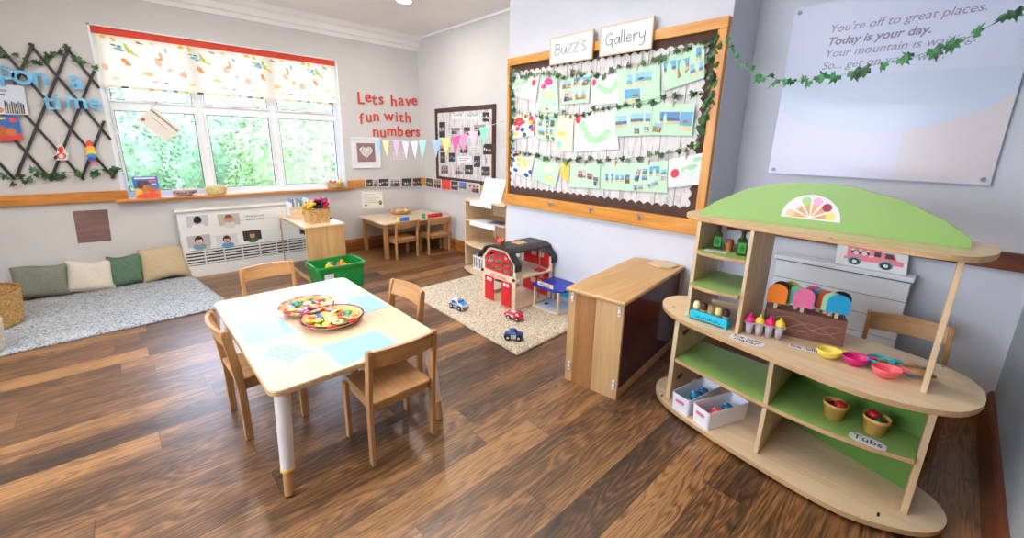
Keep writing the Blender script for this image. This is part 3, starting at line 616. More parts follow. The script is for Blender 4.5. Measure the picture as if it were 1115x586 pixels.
for i in range(150):
    x, z = cx+rnd.uniform(-.1, .1), cz+rnd.uniform(-.12, .1)
    if inside((x, z), hp2): m.slab([(x+.006*math.cos(k*1.57+i), YB-.0154, z+.006*math.sin(k*1.57+i)) for k in range(4)], NY, .0006, [col(110, 92, 92), col(176, 160, 156), col(246, 240, 236)][i % 3])
part('print', m, t)
m = MB(); m.slab([P(79, 230), P(117, 228), P(121.5, 262), P(85, 265)], NY, .002, wood('brown_print', (140, 112, 104), (104, 78, 74), 'x', 1.2, .3)); solo('wall_print', m, 'brown laminated print on the wall below the rail', 'print')
m = MB(); q = [P(393.5, 208.5), P(416, 209), P(418, 226.5), P(394.5, 227)]; m.slab(q, NY, .002, col(240, 238, 226, .5))
for i in range(6): quad_rect(m, q, .08, .62+.1*(i % 3), .14+.1*i, .17+.1*i, col(190, 190, 182), NY, .0026)
quad_blob(m, q, .86, .66, .08, .14, col(120, 92, 96), NY, .0026); quad_blob(m, q, .86, .64, .04, .06, col(206, 170, 160), NY, .003); quad_rect(m, q, .1, .24, .78, .86, col(200, 80, 80), NY, .0026)
solo('wall_notice', m, 'cream paper notice under the photo strip by the small table', 'notice')
m = MB(); q = [P(428, 166), P(440, 166), P(440.5, 174), P(428.5, 174)]; m.slab(q, NY, .0015, col(226, 222, 216))
for i in range(3): quad_rect(m, q, .1, .9, .2+.25*i, .28+.25*i, col(196, 192, 188), NY, .002)
solo('wall_notice', m, 'tiny pale notice right of the heart picture', 'notice')

# ---- photo strip on the dado rail
DW = ['blue photo card at the left end', 'photo card second from the left', 'wide photo card of vehicles third from left', 'pale photo card fourth from left', 'photo card of faces fifth from left', 'dark photo card just left of the corner']
xs = (397, 406.5, 411.5, 424, 436.5, 448.5, 460)
for i in range(6):
    Y = YB-.0297; q = [onY(xs[i]+.3, 195.2-.3*i, Y), onY(xs[i+1]-.3, 194.9-.3*i, Y), onY(xs[i+1]-.2, 203.6-.1*i, Y), onY(xs[i]+.4, 203.8-.1*i, Y)]
    m = MB(); m.slab(q, NY, .0015, M['paper']); photo(m, [q_uv(q, u, v) for u, v in ((.05, .05), (.95, .05), (.95, .95), (.05, .95))], NY, .002, (3, 1, 3, 1, 3, 3)[i])
    solo('photo_card', m, DW[i]+' on the rail strip', 'photo', 'photo strip on the dado rail')
xs = (463.5, 472, 481, 490.5, 499.5, 508.5, 523)
DF = ['dark photo card just right of the corner', 'pale photo card left of the red card', 'red card', 'photo card just right of the red card', 'blue photo card second right of the red card', 'wide photo card ending at the shelf sign']
for i in range(6):
    X = XF-.0297; yt = lambda x: 193.2+(x-463)*.115; yb = lambda x: 203.3+(x-463)*.125
    q = [onX(xs[i]+.3, yt(xs[i]), X), onX(xs[i+1]-.3, yt(xs[i+1]), X), onX(xs[i+1]-.3, yb(xs[i+1]), X), onX(xs[i]+.3, yb(xs[i]), X)]
    m = MB(); m.slab(q, NX, .0015, M['paper'] if i != 2 else col(222, 66, 62))
    if i != 2: photo(m, [q_uv(q, u, v) for u, v in ((.05, .05), (.95, .05), (.95, .95), (.05, .95))], NX, .002, (3, 1, 3, 3, 0, 1)[i])
    solo('photo_card', m, DF[i]+' on the far rail strip', 'photo', 'photo strip on the dado rail')

# ---- tilted card hanging in the window
P = PY(5.80)
t = thing('hanging_card', 'tilted cream card hanging in the left window pane', 'card', tuple(P(178, 153)))
z9 = lambda x, y: (90+x/4.506, 90+y/4.506)
q = [P(*z9(265, 178)), P(*z9(345, 120)), P(*z9(490, 237)), P(*z9(402, 290))]; q = [q[1], q[2], q[3], q[0]]
m = MB(); m.slab(q, NY, .003, M['cream'])
for i in range(20): quad_rect(m, q, .03+.046*i, .03+.046*i+.03, .13, .23, col(60, 54, 56), NY, .0036)
for i in range(9): quad_rect(m, q, .2+.06*i, .24+.06*i, .42, .46, col(170, 150, 150), NY, .0036)
quad_blob(m, q, .12, .82, .05, .09, col(140, 100, 60), NY, .0036)
part('card', m, t)
m = MB(); m.tube([(q[0]+q[3])/2*.3+q[0]*.7+NY*.003, P(*z9(362, 100))], .0015, col(206, 90, 90), 5); m.tube([q[0]+NY*.003, P(*z9(362, 100))], .0015, col(206, 90, 90), 5); m.sphere(P(*z9(362, 98)), .008, col(214, 90, 90)); part('ribbon', m, t)

# ---- things on the sill (top z .897)
SZ = .8975
def basketb(name, x, y, z, r0, r1, h, mt, label, cat='basket', rim=None, group=None, rings=7, n=40, sq=1., rot=0.):
    t = thing(name, label, cat, (x, y, z), group); m = MB(); prof = []
    for j in range(rings*2+1):
        f = j/(rings*2); r = r0+(r1-r0)*f**.7; prof.append((r*(1+.012*(j % 2)), z+.004+h*f))
    inner = [(r*.93, zz) for r, zz in prof[::-1] if zz > z+.012]+[(.0001, z+.014)]
    m.lathe([(.0001, z)]+[(r0*.96, z)]+prof+inner, mt, (x, y, 0), n, True, sq, .014, n//2); part('weave', m, t)
    m = MB(); m.tube([(x+r1*.97*math.cos(2*PI*i/28), y+sq*r1*.97*math.sin(2*PI*i/28), z+h+.004) for i in range(28)], max(.004, r1*.05), rim or mt, 7, closed=True); part('rim', m, t)
    return t
m0 = [Vector(p) for p in ((.098, 5.765, 1.112), (.297, 5.765, 1.112), (.300, 5.71, SZ), (.10, 5.71, SZ))]
nb = (m0[1]-m0[0]).cross(m0[0]-m0[3]).normalized()
if nb.y > 0: nb = -nb
bookq('picture_book', m0, nb, .008, [col(40, 104, 174), (0, 1, 0, 1, col(40, 104, 174), 0), (0, 1, .62, 1, col(226, 112, 50), 0), (.02, .3, .55, .9, col(236, 176, 70), 0), (.42, .5, .2, .24, col(186, 112, 58), 1), (.26, .38, .12, .2, col(70, 44, 36), 1), (.44, .3, .2, .1, col(70, 44, 36), 1), (.7, .62, .17, .16, col(176, 100, 50), 1), (.5, .9, .45, .12, col(214, 70, 56), 1), (.08, .9, .05, .12, col(240, 220, 226), 0), (.62, .92, .18, .27, col(226, 84, 96), 0), (.7, .9, .34, .40, col(180, 206, 230), 0)], 'blue and orange picture book standing on the window sill', None)
t = basketb('wire_bowl', .505, 5.755, SZ, .05, .105, .06, M['wickw'], 'small white bowl on the sill beside the picture book', 'bowl', col(214, 176, 180), 'baskets on the sill', 3)
m = MB()
for i in range(16):
    a = 2*PI*i/16; m.obox((.505+.096*math.cos(a), 5.755+.096*math.sin(a), SZ+.038), (.006, .02, .03), col(130, 60, 70), Euler((0, -.7, a)).to_matrix(), .002)
part('beads', m, t)
basketb('sill_basket', .79, 5.755, SZ, .085, .10, .075, M['wick'] and fabric('pale_straw', (236, 216, 160), (206, 184, 126), 60, .8, .4), 'pale straw basket on the sill under the middle pane', 'basket', None, 'baskets on the sill', 5)
bk = basketb('sill_basket', 2.12, 5.755, SZ, .095, .105, .062, M['wick'], 'wicker basket of small toys at the right end of the sill', 'basket', None, 'baskets on the sill', 5)
for nm, x, y, r, c, lb in (('toy_ball', 2.05, 5.75, .026, (214, 50, 60), 'small red toy'), ('toy_ball', 2.10, 5.74, .024, (170, 70, 150), 'small purple toy'), ('toy_ball', 2.135, 5.77, .022, (236, 236, 240), 'small white toy'), ('toy_ball', 2.175, 5.75, .03, (236, 206, 80), 'small yellow toy')):
    m = MB(); m.sphere((x, y, SZ+.05+r*.6), r, col(*c)); m.sphere((x+.01, y-.01, SZ+.05+r*1.6), r*.5, col(*c)); solo(nm, m, lb+' in the basket at the right end of the sill', 'toy', 'toys in the sill basket')

# ---- radiator cover with photos
RY = 5.62
t = thing('radiator_cover', 'white plank radiator cover with child photos under the window', 'radiator cover', (.9, 5.69, 0))
RW = col(232, 230, 224, .5); m = MB(); rx0, rx1 = .39, 1.62
for i in range(3): m.box(rx0+.0, rx1, RY, RY+.02, .30+.145*i, .30+.145*(i+1)-.004, RW, .003)
m.box(rx0, rx1, RY+.008, RY+.02, .3, .73, RW); m.box(rx0, rx1, RY, RY+.02, .0, .13, RW, .003); part('front_panel', m, t)
m = MB(); m.box(rx0-.015, rx1+.01, RY-.02, YB-.02, .735, .76, RW, .005); part('top', m, t)
for x in (rx0, rx1-.02): m = MB(); m.box(x, x+.02, RY+.021, YB-.022, 0, .735, RW); part('side', m, t)
m = MB(); m.box(rx0+.02, rx1-.02, RY+.03, RY+.035, .12, .30, col(46, 46, 50)); part('recess', m, t)  # dark sheet stands in for the shaded hollow behind the slats
m = MB()
for i in range(5):
    z = .14+.034*i; m.box(rx0, rx1, RY, RY+.015, z, z+.016, RW, .002)
for i in range(8): x = rx0+.0+.18*i; m.box(x, x+.012, RY, RY+.016, .13, .30, RW)
part('vent_slats', m, t)
skin = [col(214, 172, 146), col(204, 152, 120), col(226, 184, 160)]
for i, (q4, bgc, hair, shirt, nm) in enumerate(((((.463, .69), (.657, .69), (.650, .566), (.460, .566)), (196, 192, 194), (34, 28, 30), (230, 230, 232), 'child covering the face'), (((.742, .683), (.945, .680), (.951, .55), (.748, .55)), (186, 178, 170), (120, 84, 56), (206, 206, 200), 'child with hands raised'),
        (((.438, .468), (.646, .473), (.646, .340), (.438, .341)), (190, 182, 178), (40, 30, 28), (120, 150, 170), 'dark haired child'), (((.697, .442), (.896, .444), (.905, .32), (.699, .32)), (214, 214, 214), (70, 52, 40), (86, 150, 196), 'child in a blue top'), (((.958, .462), (1.144, .464), (1.148, .348), (.961, .345)), (52, 46, 42), (90, 60, 40), (70, 80, 66), 'child in dark leaves'))):
    q = [Vector((x, RY-.002, z)) for x, z in q4]; m = MB(); m.slab(q, Vector((0, 1, 0)), .0015, M['paper']); sk = skin[i % 3]
    quad_rect(m, q, .0, 1, .0, 1, col(*bgc), NY, .0006); quad_blob(m, q, .5, .98, .3, .28, col(*shirt), NY, .0009); 
    quad_blob(m, q, .5, .42, .19, .36, col(*hair), NY, .0012, 14); quad_blob(m, q, .5, .52, .145, .27, sk, NY, .0015, 14)
    if i == 0: quad_blob(m, q, .5, .46, .19, .3, col(*hair), NY, .0018, 14); quad_blob(m, q, .42, .74, .06, .08, sk, NY, .002); quad_blob(m, q, .58, .74, .06, .08, sk, NY, .002)
    else:
        for u in (.45, .55): quad_blob(m, q, u, .5, .016, .03, col(40, 30, 30), NY, .0018)
        quad_blob(m, q, .5, .66, .05, .03 if i != 3 else .05, col(150, 70, 66), NY, .0018); quad_blob(m, q, .5, .58, .014, .03, col(190, 140, 116), NY, .0018)
        if i == 1: quad_blob(m, q, .3, .5, .06, .16, sk, NY, .002); quad_blob(m, q, .7, .5, .06, .16, sk, NY, .002)
        quad_blob(m, q, .5, .26, .16, .12, col(*hair), NY, .0019)
    part('photo', m, t, 'photo of a '+nm)
for tx, o, sz in (('How are you', (1.012, RY-.001, .622), .036), ('feeling today?', (1.012, RY-.001, .585), .034), ('angry', (.81, RY-.001, .526), .034), ('surprised', (.50, RY-.001, .312), .036)): m = MB(); m.text(tx, o, (1, 0, 0), (0, 0, 1), sz, col(70, 66, 66)); part('lettering', m, t)

# ---- grey rug, cushions, baskets
m = MB(); 
def rug(m, pts, t, mt, n=48, k=18):
    """a thick pile rug between four floor corners, its surface gently lumpy"""
    q = [Vector((*p, 0)) for p in pts]; vs = []; fs = []
    for j in range(k+1):
        for i in range(n+1):
            u, v = i/n, j/k; e = min(u, 1-u)*n, min(v, 1-v)*k; p = q_uv(q, u, v); h = t*(.55 if min(e) < .5 else 1)+rnd.uniform(-.0025, .0025)
            if min(e) < .5: p = p+Vector((rnd.uniform(-.004, .004), rnd.uniform(-.004, .004), 0))
            vs.append((p.x, p.y, h))
    for j in range(k):
        for i in range(n): a = j*(n+1)+i; fs.append((a, a+1, a+n+2, a+n+1))
    o = len(vs); rim = [j*(n+1) for j in range(k)]+[k*(n+1)+i for i in range(n)]+[j*(n+1)+n for j in range(k, 0, -1)]+[i for i in range(n, 0, -1)]
    vs += [(vs[i][0], vs[i][1], 0) for i in rim]; L = len(rim); fs += [(rim[i], rim[(i+1) % L], o+(i+1) % L, o+i) for i in range(L)]; fs.append(tuple(o+i for i in range(L)))
    m.add(vs, fs, mt, True)
rug(m, ((-2.2, 5.70), (.44, 5.68), (.585, 4.405), (-2.2, 4.26)), .03, M['rug_g'], 80, 40); solo('floor_rug', m, 'long grey pile rug along the wall under the cushions', 'rug')
def cushion(x, w, h, d, tilt, yb, rz, mt, label, roll=0.):
    N = 20; vs = []; fs = []
    def pt(u, v, s):
        k = 1-.06*(1-abs(v)**2)*abs(u)**3; k2 = 1-.07*(1-abs(u)**2)*abs(v)**3
        th = d*.5*max(0., (1-u**4))**.5*max(0., (1-v**4))**.5*(1+.06*math.sin(5*u+3*v+x*9))
        return Vector((u*w/2*k, s*th, v*h/2*k2+.01*math.sin(3*u+x*5)))
    R = Euler((tilt, roll, rz)).to_matrix(); c = Vector((x, yb, 0))
    for s in (-1, 1):
        o = len(vs)
        for j in range(N+1):
            for i in range(N+1): vs.append(R @ pt(-1+2*i/N, -1+2*j/N, s))
        for j in range(N):
            for i in range(N): a = o+j*(N+1)+i; fs.append((a, a+1, a+N+2, a+N+1) if s < 0 else (a, a+N+1, a+N+2, a+1))
    zm = min(v.z for v in vs); ym = max(v.y for v in vs)
    vs = [v+c+Vector((0, -ym, .031-zm)) for v in vs]
    m = MB(); m.add(vs, fs, mt, True); t = thing('floor_cushion', label, 'cushion', (x, yb-.15, .031), 'cushions along the wall'); part('cover', m, t)
    ring = [R @ pt(-1+2*i/N, -1, 1) for i in range(N)]+[R @ pt(1, -1+2*i/N, 1) for i in range(N)]+[R @ pt(1-2*i/N, 1, 1) for i in range(N)]+[R @ pt(-1, 1-2*i/N, 1) for i in range(N)]
    m = MB(); m.tube([v+c+Vector((0, -ym, .031-zm)) for v in ring], .005, mt, 6, closed=True); part('seam', m, t)
cushion(-.665, .36, .30, .13, -.30, 5.755, .03, fabric('sage_grey_cloth', (136, 138, 124), (98, 102, 92), 200), 'dark grey green cushion at the left end of the row', .04)
cushion(-.345, .335, .295, .12, -.36, 5.75, -.05, fabric('ivory_cloth', (226, 216, 200), (206, 194, 176), 160), 'ivory cushion second from the left in the row', .09)
cushion(-.085, .27, .305, .12, -.26, 5.755, -.04, fabric('green_cloth', (98, 124, 102), (70, 94, 76), 160), 'green cushion third from the left in the row', .03)
cushion(.225, .40, .345, .13, -.30, 5.755, -.02, fabric('tan_cloth', (204, 184, 150), (178, 156, 122), 160), 'tan cushion at the right end beside the radiator cover', -.01)
bt = basketb('wicker_basket', -.95, 5.03, .031, .205, .235, .28, M['wick'], 'round brown wicker basket on the grey rug by the cushions', 'basket', M['wickd'], None, 11, 60)
for i, (dx, dy, dz) in enumerate(((.02, .0, .14),)):
    m = MB(); m.sphere((-.95+dx, 5.03+dy, .031+dz), (.125, .12, .105), fabric('straw_ball%d' % i, (206, 170, 110), (160, 120, 66), 90)); solo('rattan_ball', m, 'straw coloured rattan ball inside the brown wicker basket', 'ball')
basketb('wicker_basket', -.905, 4.42, .031, .13, .155, .21, M['wickw'], 'white wicker basket at the left picture edge on the rug', 'basket', None, None, 9, 50)

# ================================================================== gallery board on the chimney breast
BX = 2.985
t = thing('display_board', 'large pine framed display board on the chimney wall', 'board', (XC, 2.2, .9))
Ya, Yb, Za, Zb = 1.19, 3.262, 1.005, 2.318
def zslope(y): return 0
m = MB(); m.box(BX-.03, XC, Ya, Yb, Zb-.07, Zb, M['piney'], .004); m.box(BX-.03, XC, Ya, Ya+.062, Za, Zb-.07, M['pinez'], .004); m.box(BX-.03, XC, Yb-.03, Yb, Za, Zb-.07, M['pinez'], .004); part('frame', m, t)
m = MB(); m.box(BX-.002, XC-.001, Ya+.03, Yb-.02, Za-.03, Zb-.03, M['brown']); part('backing', m, t)
m = MB(); m.box(BX-.034, XC, Ya, Yb+.03, .892, Za, M['piney'], .006); rail = part('hook_rail', m, t)
# whitewashed plank paper with a scalloped edge
pa, pb, za, zb = Ya+.135, Yb-.06, Za+.075, Zb-.145
def scal(p, q, n, amp):
    out = []; d = (q[0]-p[0], q[1]-p[1]); L = math.hypot(*d); nx, nz = -d[1]/L, d[0]/L
    for i in range(n):
        for k in range(6): u = (i+k/6)/n; a = amp*abs(math.sin(PI*(u*n))); out.append((p[0]+d[0]*u-nx*a, p[1]+d[1]*u-nz*a))
    return out
poly = scal((pa, za), (pb, za), 26, .022)+scal((pb, za), (pb, zb), 16, .016)+scal((pb, zb), (pa, zb), 26, .022)+scal((pa, zb), (pa, za), 16, .022)
m = MB(); m.slab([(BX-.003, y, z) for y, z in poly], NX, .002, M['plank']); part('plank_paper', m, t)
m = MB(); po = scal((pa-.02, za-.012), (pb+.01, za-.012), 26, .024)
m.slab([(BX-.006, y, z) for y, z in [(pa-.02, za-.05), (pb+.01, za-.05)]]+[(BX-.006, y, 2*(za-.012)-z) for y, z in po[::-1]], NX, .0015, M['brown']); part('scalloped_border', m, t)
for px, py in ((600, 222), (644, 228), (697, 236)):
    p = onX(px, py, BX-.034); h = thing('coat_hook', 'metal coat hook on the board rail, %s' % {600: 'farthest from the shop', 644: 'the middle one of three', 697: 'nearest the shop'}[px], 'hook', tuple(p), 'coat hooks under the display board')
    m = MB(); m.box(p.x-.004, p.x, p.y-.028, p.y+.028, p.z-.012, p.z+.008, M['steel'], .001); part('plate', m, h)
    m = MB(); m.tube([p+Vector((-.003, 0, .0)), p+Vector((-.03, 0, -.004)), p+Vector((-.045, 0, .02))], .004, M['steel'], 7); m.sphere(p+Vector((-.045, 0, .022)), .007, M['steel'], 8)
    m.tube([p+Vector((-.003, 0, -.008)), p+Vector((-.02, 0, -.03)), p+Vector((-.03, 0, -.022))], .0035, M['steel'], 7); part('hook', m, h)
# sheets pegged on the board
c5 = lambda x, y: (550+x/4.886, 40+y/4.886); c6 = lambda x, y: (670+x/5.33, 30+y/5.33); c7 = lambda x, y: (550+x/4.885, 120+y/4.885); c8 = lambda x, y: (660+x/4.885, 120+y/4.885)
SX = BX-.012; MI = M['mint']; WH = M['paper']; YE = col(240, 232, 196, .7); OR = col(240, 196, 96, .7)
gb = col(166, 208, 168, .7); rb = col(206, 56, 70)
def sheet(corners, mt, label, pics=(), blobs=(), lift=0., cat='artwork'):
    P = PX(SX-lift); q = [P(*c) for c in corners]; t = thing('pegged_sheet', label, cat, tuple((q[2]+q[3])/2), 'sheets pegged on the display board')
    m = MB(); N = 6; rows = []
    for j in range(N+1): rows.append([q_uv(q, i/N, j/N)+NX*(.006*math.sin(PI*j/N)*(1+.5*math.sin(3*i+corners[0][0]))+.004*j/N) for i in range(N+1)])
    def S_(u, v): 
        a, b = min(N-1, int(u*N)), min(N-1, int(v*N)); fu, fv = u*N-a, v*N-b
        return rows[b][a].lerp(rows[b][a+1], fu).lerp(rows[b+1][a].lerp(rows[b+1][a+1], fu), fv)
    vs = [p for r in rows for p in r]; n1 = len(vs); vs += [p+Vector((.0012, 0, 0)) for p in vs]; K = N+1
    fs = [(j*K+i, j*K+i+1, (j+1)*K+i+1, (j+1)*K+i) for j in range(N) for i in range(N)]
    m.add(vs, fs+[tuple(n1+k for k in f[::-1]) for f in fs], mt)
    def inv(p):      # pixel corner to sheet coordinates
        w = P(*p); u = v = .5
        for _ in range(12):
            e = w-q_uv(q, u, v); du = (q[1]-q[0]).lerp(q[2]-q[3], v); dv = (q[3]-q[0]).lerp(q[2]-q[1], u)
            u += e.dot(du)/du.length_squared; v += e.dot(dv)/dv.length_squared
        return min(.985, max(.015, u)), min(.985, max(.015, v))
    for b in blobs:
        u, v = inv(b[0]); k = 12; m.face([S_(min(1, max(0, u+b[1]*math.cos(2*PI*i/k))), min(1, max(0, v+b[2]*math.sin(2*PI*i/k))))+NX*(.0014+.0002*b[4] if len(b) > 4 else .0014) for i in range(k)], b[3])
    part('sheet', m, t)
    for pc in pics:
        uv = [inv(c) for c in pc[0]]; pm = MB(); qq = [S_(*w)+NX*.0022 for w in uv]; pm.slab(qq, Vector((1, 0, 0)), .0008, WH); photo(pm, qq, NX, .0006, pc[1]); part('photo', pm, t)
    pm = MB(); p = S_(.5, 0); pm.box(p.x-.012, p.x+.006, p.y-.004, p.y+.004, p.z-.022, p.z+.02, M['birchz'], .001); part('peg', pm, t)
    return t
def R4(f, x0, y0, x1, y1, s=0): return [f(x0, y0+s), f(x1, y0-s), f(x1, y1-s), f(x0, y1+s)]
def cat_blobs(f, pts, r=.09, red=None):
    o = [(f(x, y), r, r*1.15, gb, i % 3) for i, (x, y) in enumerate(pts)]
    if red: o.append((f(*red), .075, .13, rb, 4))
    return o
sheet([c5(45, 192), c5(183, 213), c5(165, 345), c5(35, 312)], WH, 'white painting with a pink spot at the top left of the board', blobs=cat_blobs(c5, ((60, 255), (75, 250), (95, 240), (110, 235), (70, 285)), .1, (155, 245)))
sheet([c5(188, 208), c5(280, 208), c5(288, 405), c5(190, 402)], MI, 'green sheet with a pink bird shape, top row', blobs=[(c5(232, 240), .25, .1, col(214, 60, 140), 1), (c5(207, 265), .15, .07, col(214, 60, 140), 2), (c5(240, 315), .2, .1, col(216, 214, 150), 1), (c5(225, 385), .1, .03, col(206, 60, 60), 2), (c5(265, 360), .07, .03, col(120, 190, 220), 1)])
sheet([c5(302, 225), c5(460, 198), c5(448, 350), c5(303, 362)], MI, 'green sheet with five photos, top row left of the pink spotted paper', [(R4(c5, 307, 237, 355, 277, 4), 2), (R4(c5, 367, 216, 405, 262, 3), 2), (R4(c5, 413, 214, 456, 258, 4), 2), (R4(c5, 314, 290, 362, 342, 4), 1), (R4(c5, 376, 288, 430, 335, 4), 2)], lift=.004)
sheet([c5(462, 218), c5(607, 188), c5(603, 352), c5(465, 366)], WH, 'white caterpillar painting in the top row middle', blobs=cat_blobs(c5, ((505, 265), (525, 280), (545, 290), (565, 285), (585, 265), (595, 245)), .1, (476, 244)))
sheet([c6(10, 247), c6(262, 215), c6(262, 432), c6(20, 455)], MI, 'green sheet with three beach photos, top row', [(R4(c6, 70, 272, 103, 350), 0), (R4(c6, 118, 258, 213, 328, 6), 0), (R4(c6, 57, 358, 148, 430, 4), 0)], lift=.003)
sheet([c6(272, 178), c6(520, 95), c6(520, 290), c6(285, 370)], MI, 'green sheet with four photos at the top right of the board', [([c6(283, 207), c6(353, 186), c6(356, 258), c6(289, 275)], 0), ([c6(362, 192), c6(431, 173), c6(428, 250), c6(365, 300)], 2), ([c6(472, 118), c6(500, 112), c6(500, 186), c6(472, 194)], 0), ([c6(437, 218), c6(510, 192), c6(512, 262), c6(439, 288)], 0)], lift=.005)
fl = [(c5(x, y), .1, .1, c, i % 4) for i, (x, y, c) in enumerate(((68, 445, rb), (85, 440, rb), (60, 462, rb), (80, 465, rb), (97, 455, rb), (70, 490, col(206, 40, 50)), (95, 495, col(44, 70, 130)), (105, 522, col(46, 90, 70)), (60, 520, col(236, 204, 80)), (50, 430, col(238, 210, 90)), (110, 425, col(238, 210, 90)), (140, 435, rb), (150, 455, rb), (140, 480, col(60, 80, 140)), (138, 455, col(236, 204, 80)), (150, 492, rb)))]
sheet([c5(35, 425), c5(158, 402), c5(153, 525), c5(40, 543)], WH, 'white sheet of red hand print flowers at the left of the middle row', blobs=fl)
sheet([c5(175, 420), c5(282, 408), c5(268, 558), c5(165, 540)], MI, 'green sheet with six small photos in the middle row', [(R4(c5, 181, 445, 200, 472), 1), (R4(c5, 223, 425, 265, 480, 3), 2), (R4(c5, 180, 498, 212, 525, -3), 2), (R4(c5, 218, 490, 255, 520, -3), 2), (R4(c5, 222, 525, 238, 543, -3), 3), (R4(c5, 250, 535, 264, 552, -3), 3)], lift=.003)
sheet([c7(278, 30), c7(368, 25), c7(360, 218), c7(262, 212)], YE, 'pale yellow painted sheet in the middle row', blobs=[(c7(300, 125), .16, .08, col(238, 196, 90), 1), (c7(318, 130), .12, .05, col(238, 206, 110), 2), (c7(290, 185), .12, .12, col(150, 206, 190), 1)])
sheet([c7(372, 25), c7(590, -12), c7(607, 207), c7(370, 222)], WH, 'large white caterpillar painting in the middle row', blobs=cat_blobs(c7, ((412, 75), (425, 100), (440, 130), (455, 155), (480, 160), (505, 155), (525, 140), (545, 120)), .085, (390, 45)), lift=.002)
sheet([(669.5, 117), (710.7, 112.8), (710, 147.2), (670, 148.6)], MI, 'green sheet with five photos right of the large white painting', [(R4(c8, 55, 28, 113, 92, 3), 0), (R4(c8, 133, 18, 200, 76, 2), 0), (R4(c8, 210, 15, 240, 76), 0), (R4(c8, 150, 95, 180, 125), 2), (R4(c8, 205, 88, 232, 118), 2)], lift=.006)
sheet([(711.2, 112.8), (757.5, 113.5), (754, 148), (710.4, 147.2)], MI, 'green sheet with three holiday photos at the right of the middle row', [(R4(c8, 290, 10, 394, 74), 0), ([c8(402, 10), c8(468, 10), c8(450, 110), c8(386, 104)], 0), ([c8(258, 66), c8(308, 74), c8(290, 120), c8(240, 112)], 2)], lift=.003)
fl = [(c7(x, y), .16, .13, c, i % 4) for i, (x, y, c) in enumerate(((75, 260, col(240, 214, 70)), (95, 270, col(240, 206, 60)), (110, 290, col(244, 220, 90)), (75, 290, col(238, 206, 70)), (125, 275, col(244, 220, 90)), (65, 235, col(214, 70, 70)), (58, 318, col(60, 96, 150)), (115, 345, col(50, 80, 150)), (140, 330, col(60, 96, 160)), (45, 265, col(90, 130, 190))))]
sheet([c7(40, 225), c7(155, 240), c7(135, 370), c7(25, 322)], WH, 'white sheet of yellow flower prints at the left of the bottom row', blobs=[(a, b*.7, c*.7, d, e) for a, b, c, d, e in fl])
sheet([c7(160, 252), c7(297, 290), c7(268, 412), c7(150, 365)], MI, 'tilted green sheet with a yellow splash in the bottom row', blobs=[(c7(235, 365), .12, .12, col(228, 232, 120), 1), (c7(235, 310), .2, .16, col(220, 226, 190), 1)], lift=.003)
sheet([c7(300, 275), c7(348, 272), c7(343, 388), c7(295, 350)], OR, 'small orange yellow sheet in the bottom row')
sheet([c7(348, 283), c7(508, 280), c7(502, 418), c7(345, 410)], MI, 'green sheet with three red toned photos in the bottom row', [(R4(c7, 388, 315, 433, 358, -2), 1), (R4(c7, 438, 335, 470, 366, -3), 1), (R4(c7, 474, 356, 498, 402, -2), 1)], lift=.004)
sheet([c7(512, 280), c8(132, 284), c8(130, 430), c7(508, 420)], MI, 'green sheet with four seaside photos in the bottom row', [(R4(c7, 537, 337, 578, 386), 0), (R4(c7, 590, 345, 634, 382), 0), (R4(c8, 55, 345, 97, 379), 0), (R4(c8, 103, 343, 128, 389), 2)], lift=.002)
sheet([c8(134, 282), c8(330, 268), c8(327, 440), c8(128, 430)], MI, 'green sheet crowded with small photos in the bottom row', [([c8(168, 310), c8(192, 314), c8(174, 376), c8(150, 372)], 1), (R4(c8, 196, 312, 222, 342), 2), (R4(c8, 194, 348, 220, 378), 0), (R4(c8, 233, 298, 285, 350, 2), 0), (R4(c8, 294, 316, 324, 346, 2), 0), (R4(c8, 296, 352, 322, 372), 2), (R4(c8, 146, 400, 167, 424), 1), (R4(c8, 172, 400, 197, 426), 0), ([c8(222, 395), c8(236, 388), c8(246, 410), c8(232, 416)], 2), ([c8(242, 384), c8(274, 372), c8(280, 398), c8(250, 410)], 0)], lift=.004)
sheet([c8(334, 262), c8(528, 225), c8(534, 392), c8(330, 415)], WH, 'white sheet with one red apple shape at the bottom right of the board', blobs=[(c8(368, 336), .115, .155, rb, 3), (c8(430, 315), .16, .1, gb, 1), (c8(470, 330), .2, .1, col(214, 234, 214, .7), 2), (c8(490, 260), .15, .08, gb, 1), (c8(460, 300), .15, .1, gb, 0)], lift=.006)
# name boards
INK = col(70, 72, 78)
STR = {'B': [[(0, 0), (0, 1)], [(0, 1), (.4, .95), (.45, .75), (.3, .55), (0, .52)], [(0, .52), (.45, .48), (.55, .25), (.4, .03), (0, 0)]], 'u': [[(0, .62), (0, .2), (.15, 0), (.35, .1), (.42, .62)], [(.42, .62), (.44, 0)]],
       'z': [[(0, .8), (.46, .8), (0, 0), (.48, 0)]], "'": [[(.06, 1.1), (0, .9)]], 's': [[(.38, .8), (.1, .8), (.02, .6), (.2, .44), (.36, .28), (.22, 0), (0, .02)]], 'G': [[(.55, .8), (.38, 1), (.12, .85), (0, .45), (.1, .08), (.35, 0), (.52, .2), (.52, .42)], [(.28, .42), (.62, .42)], [(.52, .3), (.54, -.25)]],
       'a': [[(.38, .5), (.15, .56), (0, .28), (.12, 0), (.3, .08), (.38, .56)], [(.38, .56), (.42, 0)]], 'l': [[(0, 1.05), (0, 0)]], 'e': [[(0, .3), (.36, .34), (.3, .55), (.12, .58), (0, .3), (.08, .04), (.25, 0), (.4, .1)]], 'r': [[(0, .58), (.02, 0)], [(0, .35), (.15, .56), (.32, .56)]], 'y': [[(0, .58), (.05, .24), (.2, .14), (.36, .28)], [(.42, .6), (.4, -.2), (.25, -.46), (.04, -.36)]]}
